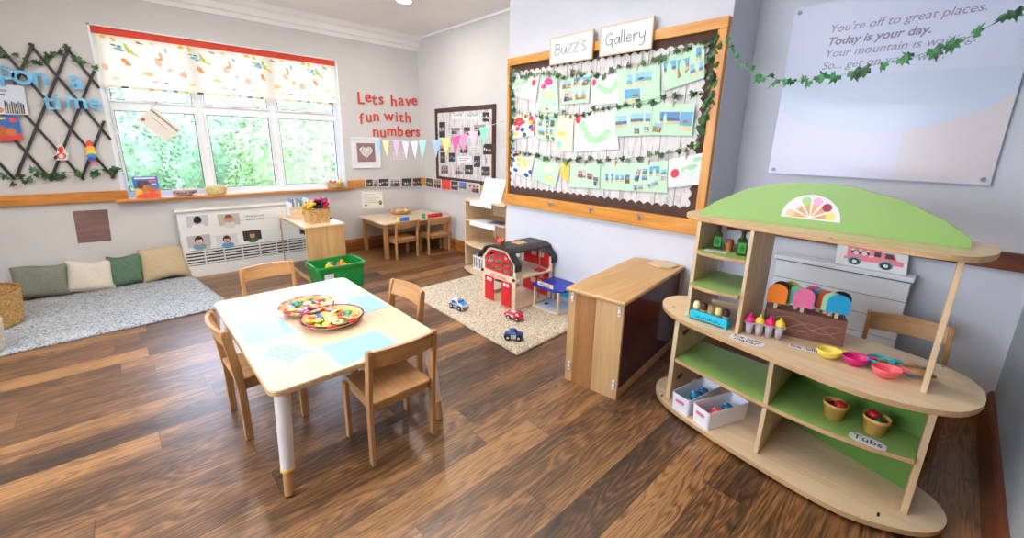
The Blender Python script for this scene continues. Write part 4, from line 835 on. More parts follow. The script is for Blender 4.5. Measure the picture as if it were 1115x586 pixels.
WID = {'B': .68, 'u': .58, 'z': .6, "'": .2, 's': .5, 'G': .74, 'a': .54, 'l': .2, 'e': .54, 'r': .42, 'y': .5}
def script(m, s, q, u0, u1, v0, h, n, mt, r=.0026):
    W = sum(WID[c] for c in s); du = (q[1]-q[0]); dv = (q[3]-q[0]); L, Hh = du.length, dv.length; k = (u1-u0)*L/W; x = u0*L
    for c in s:
        for st in STR[c]:
            pts = [q[0]+du.normalized()*(x+a*k)+dv.normalized()*(v0*Hh-b*h)+n*.0012 for a, b in st]
            m.tube(pts, r, mt, 5)
        x += WID[c]*k
for w, y1, y0, z0, z1, lab, u0, u1 in (("Buzz's", 2.685, 2.222, 2.188, 2.406, 'white name board with the word of five letters and an apostrophe above the left of the board', .14, .87), ('Gallery', 2.155, 1.70, 2.192, 2.406, 'white name board reading gallery above the right of the board', .12, .88)):
    if w == "Buzz's": lab = 'white name board reading buzz above the left of the board'
    t = thing('name_board', lab, 'sign', (BX-.045, (y0+y1)/2, z0), 'name boards above the display board'); X = BX-.04
    m = MB(); fr3 = M['birchy']
    m.box(X-.012, X+.006, y0, y1, z0, z0+.009, fr3); m.box(X-.012, X+.006, y0, y1, z1-.009, z1, fr3); m.box(X-.012, X+.006, y0, y0+.009, z0+.009, z1-.009, fr3); m.box(X-.012, X+.006, y1-.009, y1, z0+.009, z1-.009, fr3); part('frame', m, t)
    m = MB(); m.box(X-.009, X+.005, y0+.009, y1-.009, z0+.009, z1-.009, WH); part('panel', m, t)
    q = [Vector((X-.009, y1, z1)), Vector((X-.009, y0, z1)), Vector((X-.009, y0, z0)), Vector((X-.009, y1, z0))]
    m = MB(); script(m, w, q, u0, u1, .66, .086, NX, INK); part('lettering', m, t)
# ivy on the board
P = PX(BX-.03)
def pv(l): return [P(*p) for p in l]
for l, lab, n in ((((559, 82), (585, 80), (598, 80), (613, 83), (640, 78), (655, 82), (677, 74), (695, 69), (720, 62), (735, 55), (760, 47), (776, 43)), 'ivy strand along the top row of sheets', 34),
                  (((559, 121), (575, 126), (591, 127), (618, 124), (631, 124), (651, 120), (673, 116), (695, 111), (713, 108), (731, 105), (748, 104), (766, 99)), 'ivy strand along the middle row of sheets', 30),
                  (((559, 165), (584, 168.6), (606, 172), (622, 174), (646, 174), (682, 173), (697, 172), (717, 168.6), (735, 165), (753, 159), (768, 154)), 'ivy strand along the bottom row of sheets', 34),
                  (((558, 78), (557, 100), (559, 118), (557, 140), (559, 165), (557, 182)), 'ivy hanging down the left side of the display board', 30),
                  (((778, 38), (782, 48), (776, 62), (777, 78), (774, 92), (777, 104), (770, 118), (766, 132), (763, 146)), 'ivy hanging down the right side of the display board', 44)):
    ivy('ivy_strand', pv(l), (-1, 0, 0), lab, group='ivy strands on the display board', n=n, size=.058, spread=.035, r=.0015)
# ivy garland swinging out from the board corner in front of the sign
A, B = Vector((2.93, 1.2, 0)), Vector((2.3, -.2, 0)); dn_ = (B-A).normalized(); nn = Vector((-dn_.y, dn_.x, 0))
def onV(x, y):
    d = ray(x, y); t_ = A.dot(nn)/d.dot(nn); return Vector((d.x*t_, d.y*t_, EYE+d.z*t_))
GP = [onV(*p) for p in ((793, 40), (806, 66), (818, 76), (832, 83), (852, 88), (880, 88), (905, 84), (930, 78), (960, 69), (990, 64), (1020, 54), (1050, 43), (1085, 24), (1113, 10), (1135, -4))]
e_ = GP[-1]-GP[-3]; GP.append(GP[-1]+e_*((YR+.004-GP[-1].y)/e_.y)); ivy('ivy_garland', GP, nn if nn.x < 0 else -nn, 'plastic ivy garland swinging in front of the lilac sign', n=38, size=.062, mats=(M['ivyb'], M['stemb']), spread=.02, r=.0016)

# ---- lilac sign on the recess wall
SXX = XF-.028
t = thing('wall_sign', 'large pale lilac acrylic sign with grey italic writing on the right wall', 'sign', (XF, .42, 1.337))
q = [Vector((SXX, .96, 2.405)), Vector((SXX, -.113, 2.405)), Vector((SXX, -.113, 1.337)), Vector((SXX, .96, 1.340))]
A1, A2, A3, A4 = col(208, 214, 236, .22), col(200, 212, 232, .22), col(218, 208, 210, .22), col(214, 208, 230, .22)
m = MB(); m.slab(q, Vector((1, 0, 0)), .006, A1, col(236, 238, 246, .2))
def sc(y, z, d): return Vector((SXX-d, y, z))
ARC = [(.44+.62*math.cos(a), 1.98+.36*math.sin(a)) for a in [PI+PI*i/30 for i in range(31)]]
ARC = [(min(.955, max(-.11, y)), z) for y, z in ARC]
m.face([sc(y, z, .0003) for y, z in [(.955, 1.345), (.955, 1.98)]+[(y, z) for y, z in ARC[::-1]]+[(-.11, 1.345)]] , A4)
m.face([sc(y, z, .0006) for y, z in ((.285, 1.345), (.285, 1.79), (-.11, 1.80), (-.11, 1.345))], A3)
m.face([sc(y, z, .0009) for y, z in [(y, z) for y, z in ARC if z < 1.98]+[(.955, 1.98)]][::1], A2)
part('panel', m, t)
SC = col(140, 128, 156, .4)
for s_, px, bold in (("You're off to great places.", (902.5, 36), .0), ('Today is your day.', (900, 50), .0016), ('Your mountain is waiting.', (897, 63), .0), ('So... get on your way.', (894, 76), .0)):
    o = onX(*px, SXX-.0012); o.x = SXX-.0012; m = MB(); m.text(s_, o, (0, -1, 0), (0, 0, 1), .0645, SC, .0006, .22, bold); part('lettering', m, t)
for y, z in ((.93, 2.375), (-.083, 2.375), (.93, 1.367), (-.083, 1.367)): m = MB(); m.cyl((SXX-.008, y, z), (XF, y, z), .012, .012, M['steel'], 14); part('standoff', m, t)

# ---- small pinboard on the far wall
t = thing('pinboard', 'small dark framed photo pinboard on the far wall', 'board', (XF, 4.65, .98)); FX = XF-.012
y0, y1, z0, z1 = 3.995, 5.31, .98, 1.975; m = MB(); w = .055
m.box(FX-.012, XF, y0, y1, z0, z0+w, M['brown'], .003); m.box(FX-.012, XF, y0, y1, z1-w, z1, M['brown'], .003); m.box(FX-.012, XF, y0, y0+w, z0+w, z1-w, M['brown'], .003); m.box(FX-.012, XF, y1-w, y1, z0+w, z1-w, M['brown'], .003); part('frame', m, t)
m = MB(); po = scal((y0+w+.01, z0+w+.01), (y1-w-.01, z0+w+.01), 24, .016)+scal((y1-w-.01, z0+w+.01), (y1-w-.01, z1-w-.01), 18, .016)+scal((y1-w-.01, z1-w-.01), (y0+w+.01, z1-w-.01), 24, .016)+scal((y0+w+.01, z1-w-.01), (y0+w+.01, z0+w+.01), 18, .016)
m.box(FX, XF-.001, y0+w, y1-w, z0+w, z1-w, M['brown']); m.slab([(FX-.001, y, z) for y, z in po], NX, .0015, M['plank']); part('plank_paper', m, t)
zb_ = lambda x, y: (440+x/4.186, 90+y/4.186); PXa = PX(FX-.004)
for i, (a, b, c, d, k) in enumerate(((160, 180, 188, 250, 3), (162, 285, 188, 310, 1), (165, 318, 188, 365, 3), (168, 378, 202, 415, 1), (204, 320, 232, 360, 3), (215, 205, 255, 235, 1), (272, 203, 300, 240, 3), (318, 192, 368, 240, 1), (358, 135, 388, 178, 3), (360, 280, 402, 328, 3), (255, 280, 290, 320, 1), (318, 335, 348, 385, 3), (232, 376, 268, 418, 1), (277, 376, 314, 420, 3), (353, 383, 392, 425, 3), (215, 240, 250, 275, 1))):
    q = [PXa(*zb_(a, b)), PXa(*zb_(c, b)), PXa(*zb_(c, d)), PXa(*zb_(a, d))]; m = MB(); m.slab(q, Vector((1, 0, 0)), .0012, WH); photo(m, q, NX, .0006, k); part('photo', m, t)
for i, (a, b, c, d) in enumerate(((218, 142, 272, 165), (286, 142, 342, 166), (200, 268, 245, 292), (300, 290, 345, 318), (245, 335, 305, 365))):
    q = [PXa(*zb_(a, b)), PXa(*zb_(c, b)), PXa(*zb_(c, d)), PXa(*zb_(a, d))]; m = MB(); m.slab(q, Vector((1, 0, 0)), .0012, WH)
    if i < 2: m.text(('Curiosity', 'Approach')[i], (q[3]+q[2])/2+Vector((-.001, 0, .035)), (0, -1, 0), (0, 0, 1), .056, INK, .0006, 0, 0, 'CENTER')
    else: quad_rect(m, q, .1, .9, .3, .4, col(170, 160, 160), NX, .0006); quad_rect(m, q, .1, .7, .6, .7, col(170, 160, 160), NX, .0006)
    part('caption_card', m, t)

# ---- bunting across the corner
A, B = Vector((2.42, 5.74, 0)), Vector((2.955, 3.27, 0)); nn = Vector((-(B-A).y, (B-A).x, 0)).normalized()
fl_ = [(411, 152, 'blue', (170, 206, 240)), (420, 153, 'yellow', (250, 232, 160)), (431.5, 153.5, 'pink', (246, 176, 214)), (441.5, 154, 'pale pink', (246, 218, 232)), (451, 154, 'white', (240, 232, 244)), (460, 153, 'mint', (164, 226, 208)), (474.5, 152.5, 'blue', (160, 196, 236)), (485, 150.5, 'yellow', (246, 220, 130)), (496, 148, 'hot pink', (226, 90, 150)), (504, 146, 'pink', (244, 150, 190)), (515, 143, 'pale pink', (240, 200, 220)), (527, 138.5, 'mint', (140, 214, 190))]
t = thing('bunting', 'pastel triangle bunting strung across the far corner', 'bunting', tuple(onV(445, 153)))
ends = [onV(390, 149)]+[onV(x, y) for x, y, *_ in fl_]+[onV(553, 131)]
m = MB(); m.tube(ends, .0022, col(226, 220, 216), 5); part('string', m, t); dn_ = (B-A).normalized()
for i, (x, y, nm, c) in enumerate(fl_):
    p = onV(x, y); w = .062 if i < 6 else .068; h = .21 if i < 6 else .20; m = MB(); k = .01*math.sin(i*2.1)
    m.slab([p-dn_*w, p+dn_*w, p+Vector((0, 0, -h))+nn*k], nn, .0015, col(*c, .8)); part('flag', m, t, nm+' flag')

# ================================================================== furniture
def Rz(a): return Matrix.Rotation(a, 3, 'Z')
def make_chair(label, group, hs=.335, hb=.615, w=.36, d=.31):
    """child's beech chair standing at the origin, back at y=0, seat towards +y"""
    t = thing('child_chair', label, 'chair', (0, 0, 0), group)
    BZ, BX_, BYm = M['beechz'], M['beechx'], M['beechy']
    for s in (-1, 1):
        x = s*(w/2-.012); m = MB(); 
        prof = [(-.0, 0), (.034, 0), (.034, hs*.9), (.028, hs+.06), (.004, hb-.03), (-.004, hb-.008), (-.018, hb), (-.032, hb-.006), (-.036, hb-.022), (-.012, hs+.05), (-.002, hs*.85)]
        m.prism(prof, 'x', x-.011, x+.011, BZ, .004); part('leg', m, t)
    for s in (-1, 1):
        x = s*(w/2-.012); m = MB(); m.prism([(d-.036, 0), (d, 0), (d+.002, hs-.018), (d-.04, hs-.018)], 'x', x-.011, x+.011, BZ, .004); part('leg', m, t)
    m = MB(); m.prism(rrect(-w/2+.024, w/2-.024, .0, d+.012, .012), 'z', hs-.016, hs, BYm, .004); part('seat', m, t)
    for s in (-1, 1):
        m = MB(); m.box(s*(w/2-.036)-.012, s*(w/2-.036)+.012, .03, d-.03, hs-.062, hs-.017, BYm, .003); part('side_rail', m, t)
    for yy in (.012, d-.03):
        m = MB(); m.box(-w/2+.05, w/2-.05, yy, yy+.016, hs-.055, hs-.017, BX_, .003); part('cross_rail', m, t)
    m = MB(); N = 10; z0, z1 = hb-.10, hb-.008; vs = []; sec = []
    for i in range(N+1):
        u = -1+2*i/N; x = u*(w/2-.024); y = -.016-.026*(1-u*u); bow = .012*(1-u*u)
        sec += [(x, y+.008+.016, z0), (x, y-.008+.016, z0), (x, y-.008-.012, z1+bow*.4), (x, y+.008-.012, z1+bow*.4)]
    fs = [(0, 1, 2, 3), (4*N+3, 4*N+2, 4*N+1, 4*N)]
    for i in range(N):
        for k in range(4): a = 4*i+k; b = 4*i+(k+1) % 4; fs.append((a, b, b+4, a+4))
    m.add(sec, fs, BX_); part('backrest', m, t)
    for s in (-1, 1):
        for z in (hb-.035, hs-.04):
            m = MB(); m.cyl((s*(w/2-.0005), .012 if z < hs else -.012, z), (s*(w/2+.0012), .012 if z < hs else -.012, z), .0055, .005, M['steel'], 10); part('bolt', m, t)
    return t
ch = make_chair('beech child chair on the near right side of the table, nearest the camera', 'chairs around the big low table')
ch.location = (.85, 1.652, 0); ch.rotation_euler = (0, 0, .01)
dup(ch, 'beech child chair at the left side of the table, seen from behind its back', None, (.268, 2.43, 0), -PI/2+.03)
dup(ch, 'beech child chair at the far left end of the table by the green box', None, (.70, 3.36, 0), PI+.04)
dup(ch, 'beech child chair at the right side of the table facing the beige rug side', None, (1.235, 2.32, 0), PI/2+.06)['label'] = 'beech child chair between the table and the beige rug'
dup(ch, 'wooden child chair behind the ice cream counter', 'chair behind the counter', (3.05, .045, 0), PI/2+.12)

# ---- the big low table
t = thing('low_table', 'large low pale wood children table with white legs', 'table', (.73, 2.41, 0))
tx0, tx1, ty0, ty1, tz = .315, 1.135, 1.752, 3.075, .5
m = MB(); m.prism(rrect(tx0, tx1, ty0, ty1, .05, 6), 'z', tz-.006, tz, M['tabletop']); m.prism(rrect(tx0-.002, tx1+.002, ty0-.002, ty1+.002, .052, 6), 'z', tz-.026, tz-.006, M['edge'], .002); part('tabletop', m, t)
LW = wood('white_leg', (226, 214, 204), (206, 192, 180), 'z', .7, .4); RG = col(232, 182, 60, .4)
for sx, sy in ((0, 0), (1, 0), (0, 1), (1, 1)):
    top = Vector((tx0+.055+sx*(tx1-tx0-.11), ty0+.055+sy*(ty1-ty0-.11), tz-.028)); ft = Vector((tx0+.018+sx*(tx1-tx0-.048), ty0-.008+sy*(ty1-ty0+.0), 0))
    dv = (ft-top); r = part('leg', MB().cyl(top, top+dv*.74, .034, .027, LW, 18), t)
    part('adjusting_ring', MB().cyl(top+dv*.735, top+dv*.755, .029, .029, RG, 18), r)
    part('foot', MB().cyl(top+dv*.75, ft+Vector((0, 0, .004)), .021, .019, M['beechz'], 16).cyl(ft+Vector((0, 0, .004)), ft, .02, .018, M['black'], 14), r, 'bare wood extension foot')
    m = MB(); ix, iy = (1 if sx == 0 else -1), (1 if sy == 0 else -1); m.prism([(top.x-ix*.03, top.y-iy*.03), (top.x+ix*.10, top.y-iy*.03), (top.x+ix*.05, top.y+iy*.05), (top.x-ix*.03, top.y+iy*.10)], 'z', tz-.034, tz-.0265, LW); part('bracket', m, t)
# mats
LAM = clearplastic('laminate_film', (240, 246, 250), .35)
def mat_(corners, c, lab, grp='laminated mats on the low table', z=tz):
    q = [Vector((*p, z+.0006)) for p in corners]; ctr = sum(q, Vector())/4; t = thing('laminated_mat', lab, 'mat', tuple(ctr), grp)
    m = MB(); m.slab([ctr+(p-ctr)*1.0 for p in q], Vector((0, 0, 1)), .0008, LAM); part('laminate', m, t)
    m = MB(); qq = [ctr+(p-ctr)*.9+Vector((0, 0, .0009)) for p in q]; m.slab(qq, Vector((0, 0, 1)), .0006, c); o = part('card', m, t); return t, qq
BLm = col(148, 190, 196, .35)
mat_([(.335, 2.645), (.565, 2.62), (.585, 2.28), (.335, 2.262)], BLm, 'pale blue mat at the left chair')
mat_([(.585, 2.045), (.915, 2.04), (.93, 1.82), (.60, 1.76)], BLm, 'pale blue mat before the nearest chair')
mat_([(.945, 2.635), (1.128, 2.61), (1.130, 2.31), (.93, 2.275)], BLm, 'pale blue mat at the right chair')
mat_([(.535, 3.045), (.77, 3.05), (.815, 2.88), (.545, 2.80)], BLm, 'pale blue mat at the far end chair')
t, q = mat_([(.33, 2.19), (.49, 2.235), (.595, 2.0), (.435, 1.94)], col(164, 206, 172, .4), 'pale green written card near the front corner of the table')
m = MB()
for j in range(4):
    for i in range(4): quad_rect(m, [q[3], q[0], q[1], q[2]], .1+.2*i, .22+.2*i+.03*((i+j) % 3), .14+.2*j, .18+.2*j, col(96, 150, 120), Vector((0, 0, 1)), .0009)
part('writing', m, t)
# woven tray baskets with plastic shapes
def tray(name, x, y, z, r, h, label, c1, n=44, grp=None, alt=True):
    t = thing(name, label, 'basket', (x, y, z), grp); m = MB(); prof = []
    for j in range(9): f = j/8; prof.append((r*(.50+.5*f**.62)*(1+.012*(j % 2)), z+h*f**1.25))
    inn = [(a*.965, b+.005) for a, b in prof[::-1]]
    m.lathe([(.0001, z), (r*.49, z)]+prof+inn+[(.0001, z+.006)], M['palm'], (x, y, 0), n); part('weave', m, t)
    m = MB(); K = 36
    for i in range(K):
        a0, a1 = 2*PI*i/K, 2*PI*(i+1.0)/K; mt = (c1, M['palm'] if alt else col(60, 30, 44, .7))[(i//2) % 2]
        m.tube([(x+r*.992*math.cos(a), y+r*.992*math.sin(a), z+h+.004) for a in (a0, (a0+a1)/2, a1)], .0055, mt, 7)
    part('rim', m, t, 'rim bound in red'); return t
TB = ((.715, 2.565, .152, 'woven tray of mixed plastic shapes farther from the camera', (206, 50, 70)), (.768, 2.298, .165, 'woven tray of mostly yellow shapes nearer the camera', (190, 30, 80)))
for i, (x, y, r, lab, c) in enumerate(TB): tray('woven_tray', x, y, tz+.0004, r, .036, lab, col(*c, .7), grp='woven trays on the low table', alt=(i == 0))
PC = {'yellow': (246, 214, 60), 'cream': (250, 238, 150), 'red': (220, 60, 70), 'pink': (240, 130, 140), 'blue': (60, 110, 180), 'navy': (40, 50, 100), 'green': (40, 140, 90), 'white': (238, 234, 236), 'orange': (238, 140, 60)}
proto = {}
def chip(kind, c):
    k = (kind, c)
    if k in proto: return proto[k]
    m = MB(); mt = col(*PC[c], .3)
    if kind == 'disc': m.lathe([(.0001, 0), (.0205, 0), (.0225, .0015), (.0225, .004), (.0205, .0055), (.0001, .0055)], mt, n=16, smooth=False)
    elif kind == 'oval': m.lathe([(.0001, 0), (.0275, 0), (.0295, .0015), (.0295, .004), (.0275, .0055), (.0001, .0055)], mt, n=18, smooth=False, sq=.62)
    elif kind == 'tri': m.prism([(-.02, -.012), (.02, -.012), (0, .022)], 'z', 0, .005, mt, .001)
    else: m.prism(rrect(-.015, .015, -.015, .015, .003, 2), 'z', 0, .005, mt, .001)
    proto[k] = m; return m
meshes = {}
def chips(x, y, r, n, cols, where, grp, zb):
    for i in range(n):
        c = cols[i % len(cols)]; kind = ('disc', 'oval', 'tri', 'square', 'oval', 'disc')[(i*7+i//5) % 6]
        if c in ('yellow', 'cream'): kind = ('oval', 'disc')[i % 2]
        rr = r*.78*math.sqrt(rnd.random()); a = rnd.uniform(0, 2*PI); f = rr/r
        z = zb+.008+.016*f*f+.011*(i/n)*2.2*(1-f*.6)+.004
        lab = '%s plastic %s in the %s' % (c, {'disc': 'disc', 'oval': 'oval', 'tri': 'triangle', 'square': 'square'}[kind], where)
        k = (kind, c)
        if k not in meshes: o = solo('plastic_shape', chip(kind, c), lab, 'counter', grp); meshes[k] = o.data
        else: o = bpy.data.objects.new('plastic_shape', meshes[k]); COL.objects.link(o); o['label'] = lab; o['category'] = 'counter'; o['group'] = grp
        o.location = (x+rr*math.cos(a), y+rr*math.sin(a), z); o.rotation_euler = (rnd.uniform(-.35, .35), rnd.uniform(-.35, .35), rnd.uniform(0, 6.28))
chips(TB[0][0], TB[0][1], TB[0][2], 46, ['red', 'white', 'blue', 'pink', 'yellow', 'green', 'white', 'navy', 'orange', 'red'], 'tray farther from the camera', 'shapes in the farther tray', tz)
chips(TB[1][0], TB[1][1], TB[1][2], 56, ['yellow', 'cream', 'yellow', 'red', 'yellow', 'cream', 'blue', 'yellow', 'green', 'pink', 'cream', 'yellow', 'navy', 'red'], 'tray nearer the camera', 'shapes in the nearer tray', tz)

# ---- small table in the far corner with two chairs
t = thing('corner_table', 'small pale wood table in the far corner', 'table', (2.9, 5.3, 0)); hx0, hx1, hy0, hy1, hz = 2.375, 3.41, 4.93, 5.70, .49
m = MB(); m.prism(rrect(hx0, hx1, hy0, hy1, .03, 4), 'z', hz-.022, hz, M['tabletop'], .003, M['edge']); part('tabletop', m, t)
for x, y in ((hx0+.035, hy0+.05), (hx1-.085, hy0+.05), (hx0+.035, hy1-.09), (hx1-.085, hy1-.09)): m = MB(); m.box(x, x+.05, y, y+.05, 0, hz-.023, M['beechz'], .004); part('leg', m, t)
for a in ((hx0+.086, hx1-.086, hy0+.062, hy0+.082), (hx0+.086, hx1-.086, hy1-.078, hy1-.058)): m = MB(); m.box(*a, hz-.09, hz-.023, M['beechx'], .003); part('apron', m, t)
for a in ((hx0+.047, hx0+.067, hy0+.101, hy1-.091), (hx1-.067, hx1-.047, hy0+.101, hy1-.091)): m = MB(); m.box(*a, hz-.09, hz-.023, M['beechy'], .003); part('apron', m, t)
c2 = make_chair('small wooden chair at the corner table, nearer the window', 'chairs at the corner table', .27, .515, .355, .27); c2.location = (2.675, 4.875, 0); c2.rotation_euler = (0, 0, .1)
dup(c2, 'small wooden chair at the corner table, nearer the curved shelf', None, (3.16, 4.855, 0), -.04)
tray('woven_tray', 2.95, 5.56, hz+.0004, .155, .045, 'woven tray on the small corner table', col(176, 60, 50, .7))
for i in range(16):
    c = ['red', 'green', 'yellow', 'white', 'orange', 'blue'][i % 6]; rr = .11*math.sqrt(rnd.random()); a = rnd.uniform(0, 6.28); k = ('disc', c); lab = '%s plastic disc in the tray on the corner table' % c
    if k not in meshes: o = solo('plastic_shape', chip('disc', c), lab, 'counter'); meshes[k] = o.data
    else: o = bpy.data.objects.new('plastic_shape', meshes[k]); COL.objects.link(o)
    o['label'] = lab; o['category'] = 'counter'; o['group'] = 'shapes in the corner table tray'; o.location = (2.95+rr*math.cos(a), 5.56+rr*math.sin(a), hz+.014+.012*rr/.11+.012*i/16); o.rotation_euler = (rnd.uniform(-.3, .3), rnd.uniform(-.3, .3), 0)
for i, (x, y, c, nm) in enumerate(((2.60, 4.965, (246, 224, 120), 'yellow'), (2.645, 4.965, (70, 140, 220), 'blue'), (2.69, 4.965, (60, 130, 220), 'blue'), (2.735, 4.965, (70, 150, 226), 'blue'), (3.0, 5.0, (60, 170, 130), 'green'), (3.075, 4.965, (206, 40, 50), 'red'), (3.13, 4.97, (210, 40, 54), 'red'), (3.175, 4.97, (200, 36, 50), 'red'), (3.22, 4.97, (212, 44, 54), 'red'), (3.265, 4.97, (206, 40, 50), 'red'))):
    m = MB(); hh = .05 if nm != 'green' else .06; m.obox((x, y, hz+hh/2+.0005), (.036, .036, hh), col(*c, .35), None, .004); m.cyl((x, y, hz+hh), (x, y, hz+hh+.008), .008, .008, col(*c, .35), 10)
    solo('toy_block', m, '%s toy block on the corner table edge, %s' % (nm, {0: 'left of the blue ones', 4: 'alone left of the red ones'}.get(i, 'in the short %s row' % nm)), 'block', nm+' toy blocks')

# ---- mirror sided unit with things on it
qx0, qx1, qy0, qy1, qh = 1.355, 1.775, 4.645, 5.595, .615
t = thing('mirror_unit', 'low wooden unit with a mirror side and pale top by the radiator', 'cabinet', (1.56, 5.1, 0))
m = MB(); m.box(qx0-.006, qx1+.006, qy0-.006, qy1+.004, qh-.018, qh, M['tabletop'], .003); part('top', m, t)
m = MB(); m.box(qx0+.016, qx1-.01, qy0, qy0+.018, .0, qh-.019, wood('maple_end', (214, 172, 118), (186, 140, 88), 'z', .7), .002); part('end_panel', m, t, 'plain wooden end panel')
m = MB(); m.box(qx0+.016, qx1-.01, qy1-.018, qy1, .0, qh-.019, M['caba'], .002); part('end_panel', m, t)
m = MB(); m.box(qx0+.006, qx0+.012, qy0+.02, qy1-.02, .055, qh-.045, M['mirror']); part('mirror', m, t)
m = MB(); e = M['edge']; m.box(qx0, qx0+.015, qy0, qy0+.018, 0, qh-.019, e, .002); m.box(qx0, qx0+.015, qy1-.018, qy1, 0, qh-.019, e, .002); m.box(qx0, qx0+.015, qy0+.018, qy1-.018, 0, .05, e, .002); m.box(qx0, qx0+.015, qy0+.018, qy1-.018, qh-.042, qh-.019, e, .002); part('side_frame', m, t)
m = MB(); m.box(qx1-.03, qx1-.012, qy0+.02, qy1-.02, 0, qh-.019, M['caba']); part('side_panel', m, t)
qz = qh+.0004
# magazine file with books
t = thing('magazine_file', 'pale wooden magazine file full of thin books on the mirror unit', 'box', (1.51, 5.36, qz)); fx0, fx1, fy0, fy1 = 1.40, 1.63, 5.26, 5.46
m = MB(); m.box(fx0, fx1, fy0, fy1, qz, qz+.006, M['birchx']); m.box(fx0, fx0+.008, fy0, fy1, qz+.006, qz+.13, M['birchx'], .001); m.box(fx1-.008, fx1, fy0, fy1, qz+.006, qz+.13, M['birchx'], .001); m.box(fx0+.008, fx1-.008, fy0, fy0+.008, qz+.006, qz+.13, M['birchx'], .001); m.box(fx0+.008, fx1-.008, fy1-.008, fy1, qz+.006, qz+.13, M['birchx'], .001); part('box', m, t)
m = MB(); m.box(fx0-.004, fx0, fy0+.02, fy1-.02, qz+.03, qz+.12, M['paper']); part('label_card', m, t)
for i in range(10):
    x = fx0+.012+.0205*i; c = [(232, 234, 236), (120, 134, 150), (222, 228, 232), (150, 168, 166), (240, 240, 240), (130, 128, 130), (182, 200, 204), (230, 224, 212), (126, 136, 144), (220, 226, 230)][i]
    hh = .18+.012*((i*3) % 4); sp = col(*c); b = thing('thin_book', 'thin %s spined book, place %s from the left in the magazine file' % (('white', 'slate', 'pale grey', 'green grey', 'white', 'mid grey', 'pale blue', 'cream', 'steel grey', 'light grey')[i], ('first', 'second', 'third', 'fourth', 'fifth', 'sixth', 'seventh', 'eighth', 'ninth', 'tenth')[i]), 'book', (x, 5.35, qz+.007), 'books in the magazine file')
    m = MB(); m.box(x, x+.0025, fy0+.011, fy1-.012, qz+.0075, qz+hh, sp, .0005); m.box(x+.0115, x+.014, fy0+.011, fy1-.012, qz+.0075, qz+hh, sp, .0005); m.box(x, x+.014, fy0+.0095, fy0+.0115, qz+.0075, qz+hh, sp, .0005); part('cover', m, b)
    m = MB(); m.box(x+.0026, x+.0114, fy0+.012, fy1-.016, qz+.009, qz+hh-.004, M['paper']); part('pages', m, b)
# wicker box with scarves
t = thing('wicker_box', 'rectangular wicker basket of bright scarves on the mirror unit', 'basket', (1.55, 4.86, qz)); m = MB(); gx0, gx1, gy0, gy1 = 1.44, 1.675, 4.76, 4.99
L0 = rrect(gx0+.012, gx1-.012, gy0+.012, gy1-.012, .02, 3); L1 = rrect(gx0, gx1, gy0, gy1, .02, 3); rows = 15; vs = []; n = len(L0)
for j in range(rows):
    f = j/(rows-1)
    for i in range(n): a = .0022*(1 if (i+j) % 2 else -1); x, y = L0[i][0]+(L1[i][0]-L0[i][0])*f, L0[i][1]+(L1[i][1]-L0[i][1])*f; vs.append((x+(x-1.56)*a*6, y+(y-4.88)*a*6, qz+.16*f))
inn = [(p[0]+(1.56-p[0])*.05, p[1]+(4.88-p[1])*.05, p[2]) for p in vs[(rows-1)*n:]]; bot = [(p[0]+(1.56-p[0])*.06, p[1]+(4.88-p[1])*.06, qz+.01) for p in vs[:n]]
vs += inn+bot; fs = [(j*n+i, j*n+(i+1) % n, (j+1)*n+(i+1) % n, (j+1)*n+i) for j in range(rows+1) for i in range(n)]+[tuple(range(n))[::-1], tuple((rows+1)*n+i for i in range(n))]
m.add(vs, fs, M['wick']); part('weave', m, t)
m = MB(); m.tube([(x, y, qz+.162) for x, y in L1], .006, M['wickd'], 7, closed=True); part('rim', m, t)
for i, (x, y, z, c, nm) in enumerate(((1.50, 4.82, .20, (236, 196, 60), 'yellow'), (1.53, 4.90, .215, (240, 214, 90), 'pale yellow'), (1.57, 4.84, .235, (40, 44, 60), 'black'), (1.60, 4.90, .25, (226, 60, 110), 'pink'), (1.635, 4.85, .235, (206, 40, 80), 'crimson'), (1.655, 4.93, .245, (60, 180, 160), 'turquoise'), (1.55, 4.95, .23, (240, 130, 170), 'light pink'), (1.48, 4.92, .19, (230, 180, 60), 'mustard'))):
    m = MB(); pts = []
    for k in range(26): a = k*.5; pts.append((x+.046*math.cos(a)*(1-.012*k)+.004*math.sin(k*1.7), y+.036*math.sin(a)*(1-.012*k), qz+z-.10+.0045*k+.012*math.sin(k*.9+i)))
    m.tube(pts, .0175, fabric('scarf%d' % i, c, tuple(int(v*.82) for v in c), 160, .9, .3), 8); solo('rolled_scarf', m, nm+' rolled scarf in the wicker basket on the mirror unit', 'scarf', 'scarves in the wicker basket')
m = MB(); m.obox((1.715, 5.1, qz+.011), (.10, .30, .02), col(58, 74, 110, .6), Euler((0, 0, -.1)).to_matrix(), .006); m.obox((1.71, 5.08, qz+.027), (.09, .24, .012), col(74, 90, 126, .6), Euler((0, 0, -.2)).to_matrix(), .004); solo('folded_cloth', m, 'navy folded cloth on the mirror unit behind the wicker basket', 'cloth')

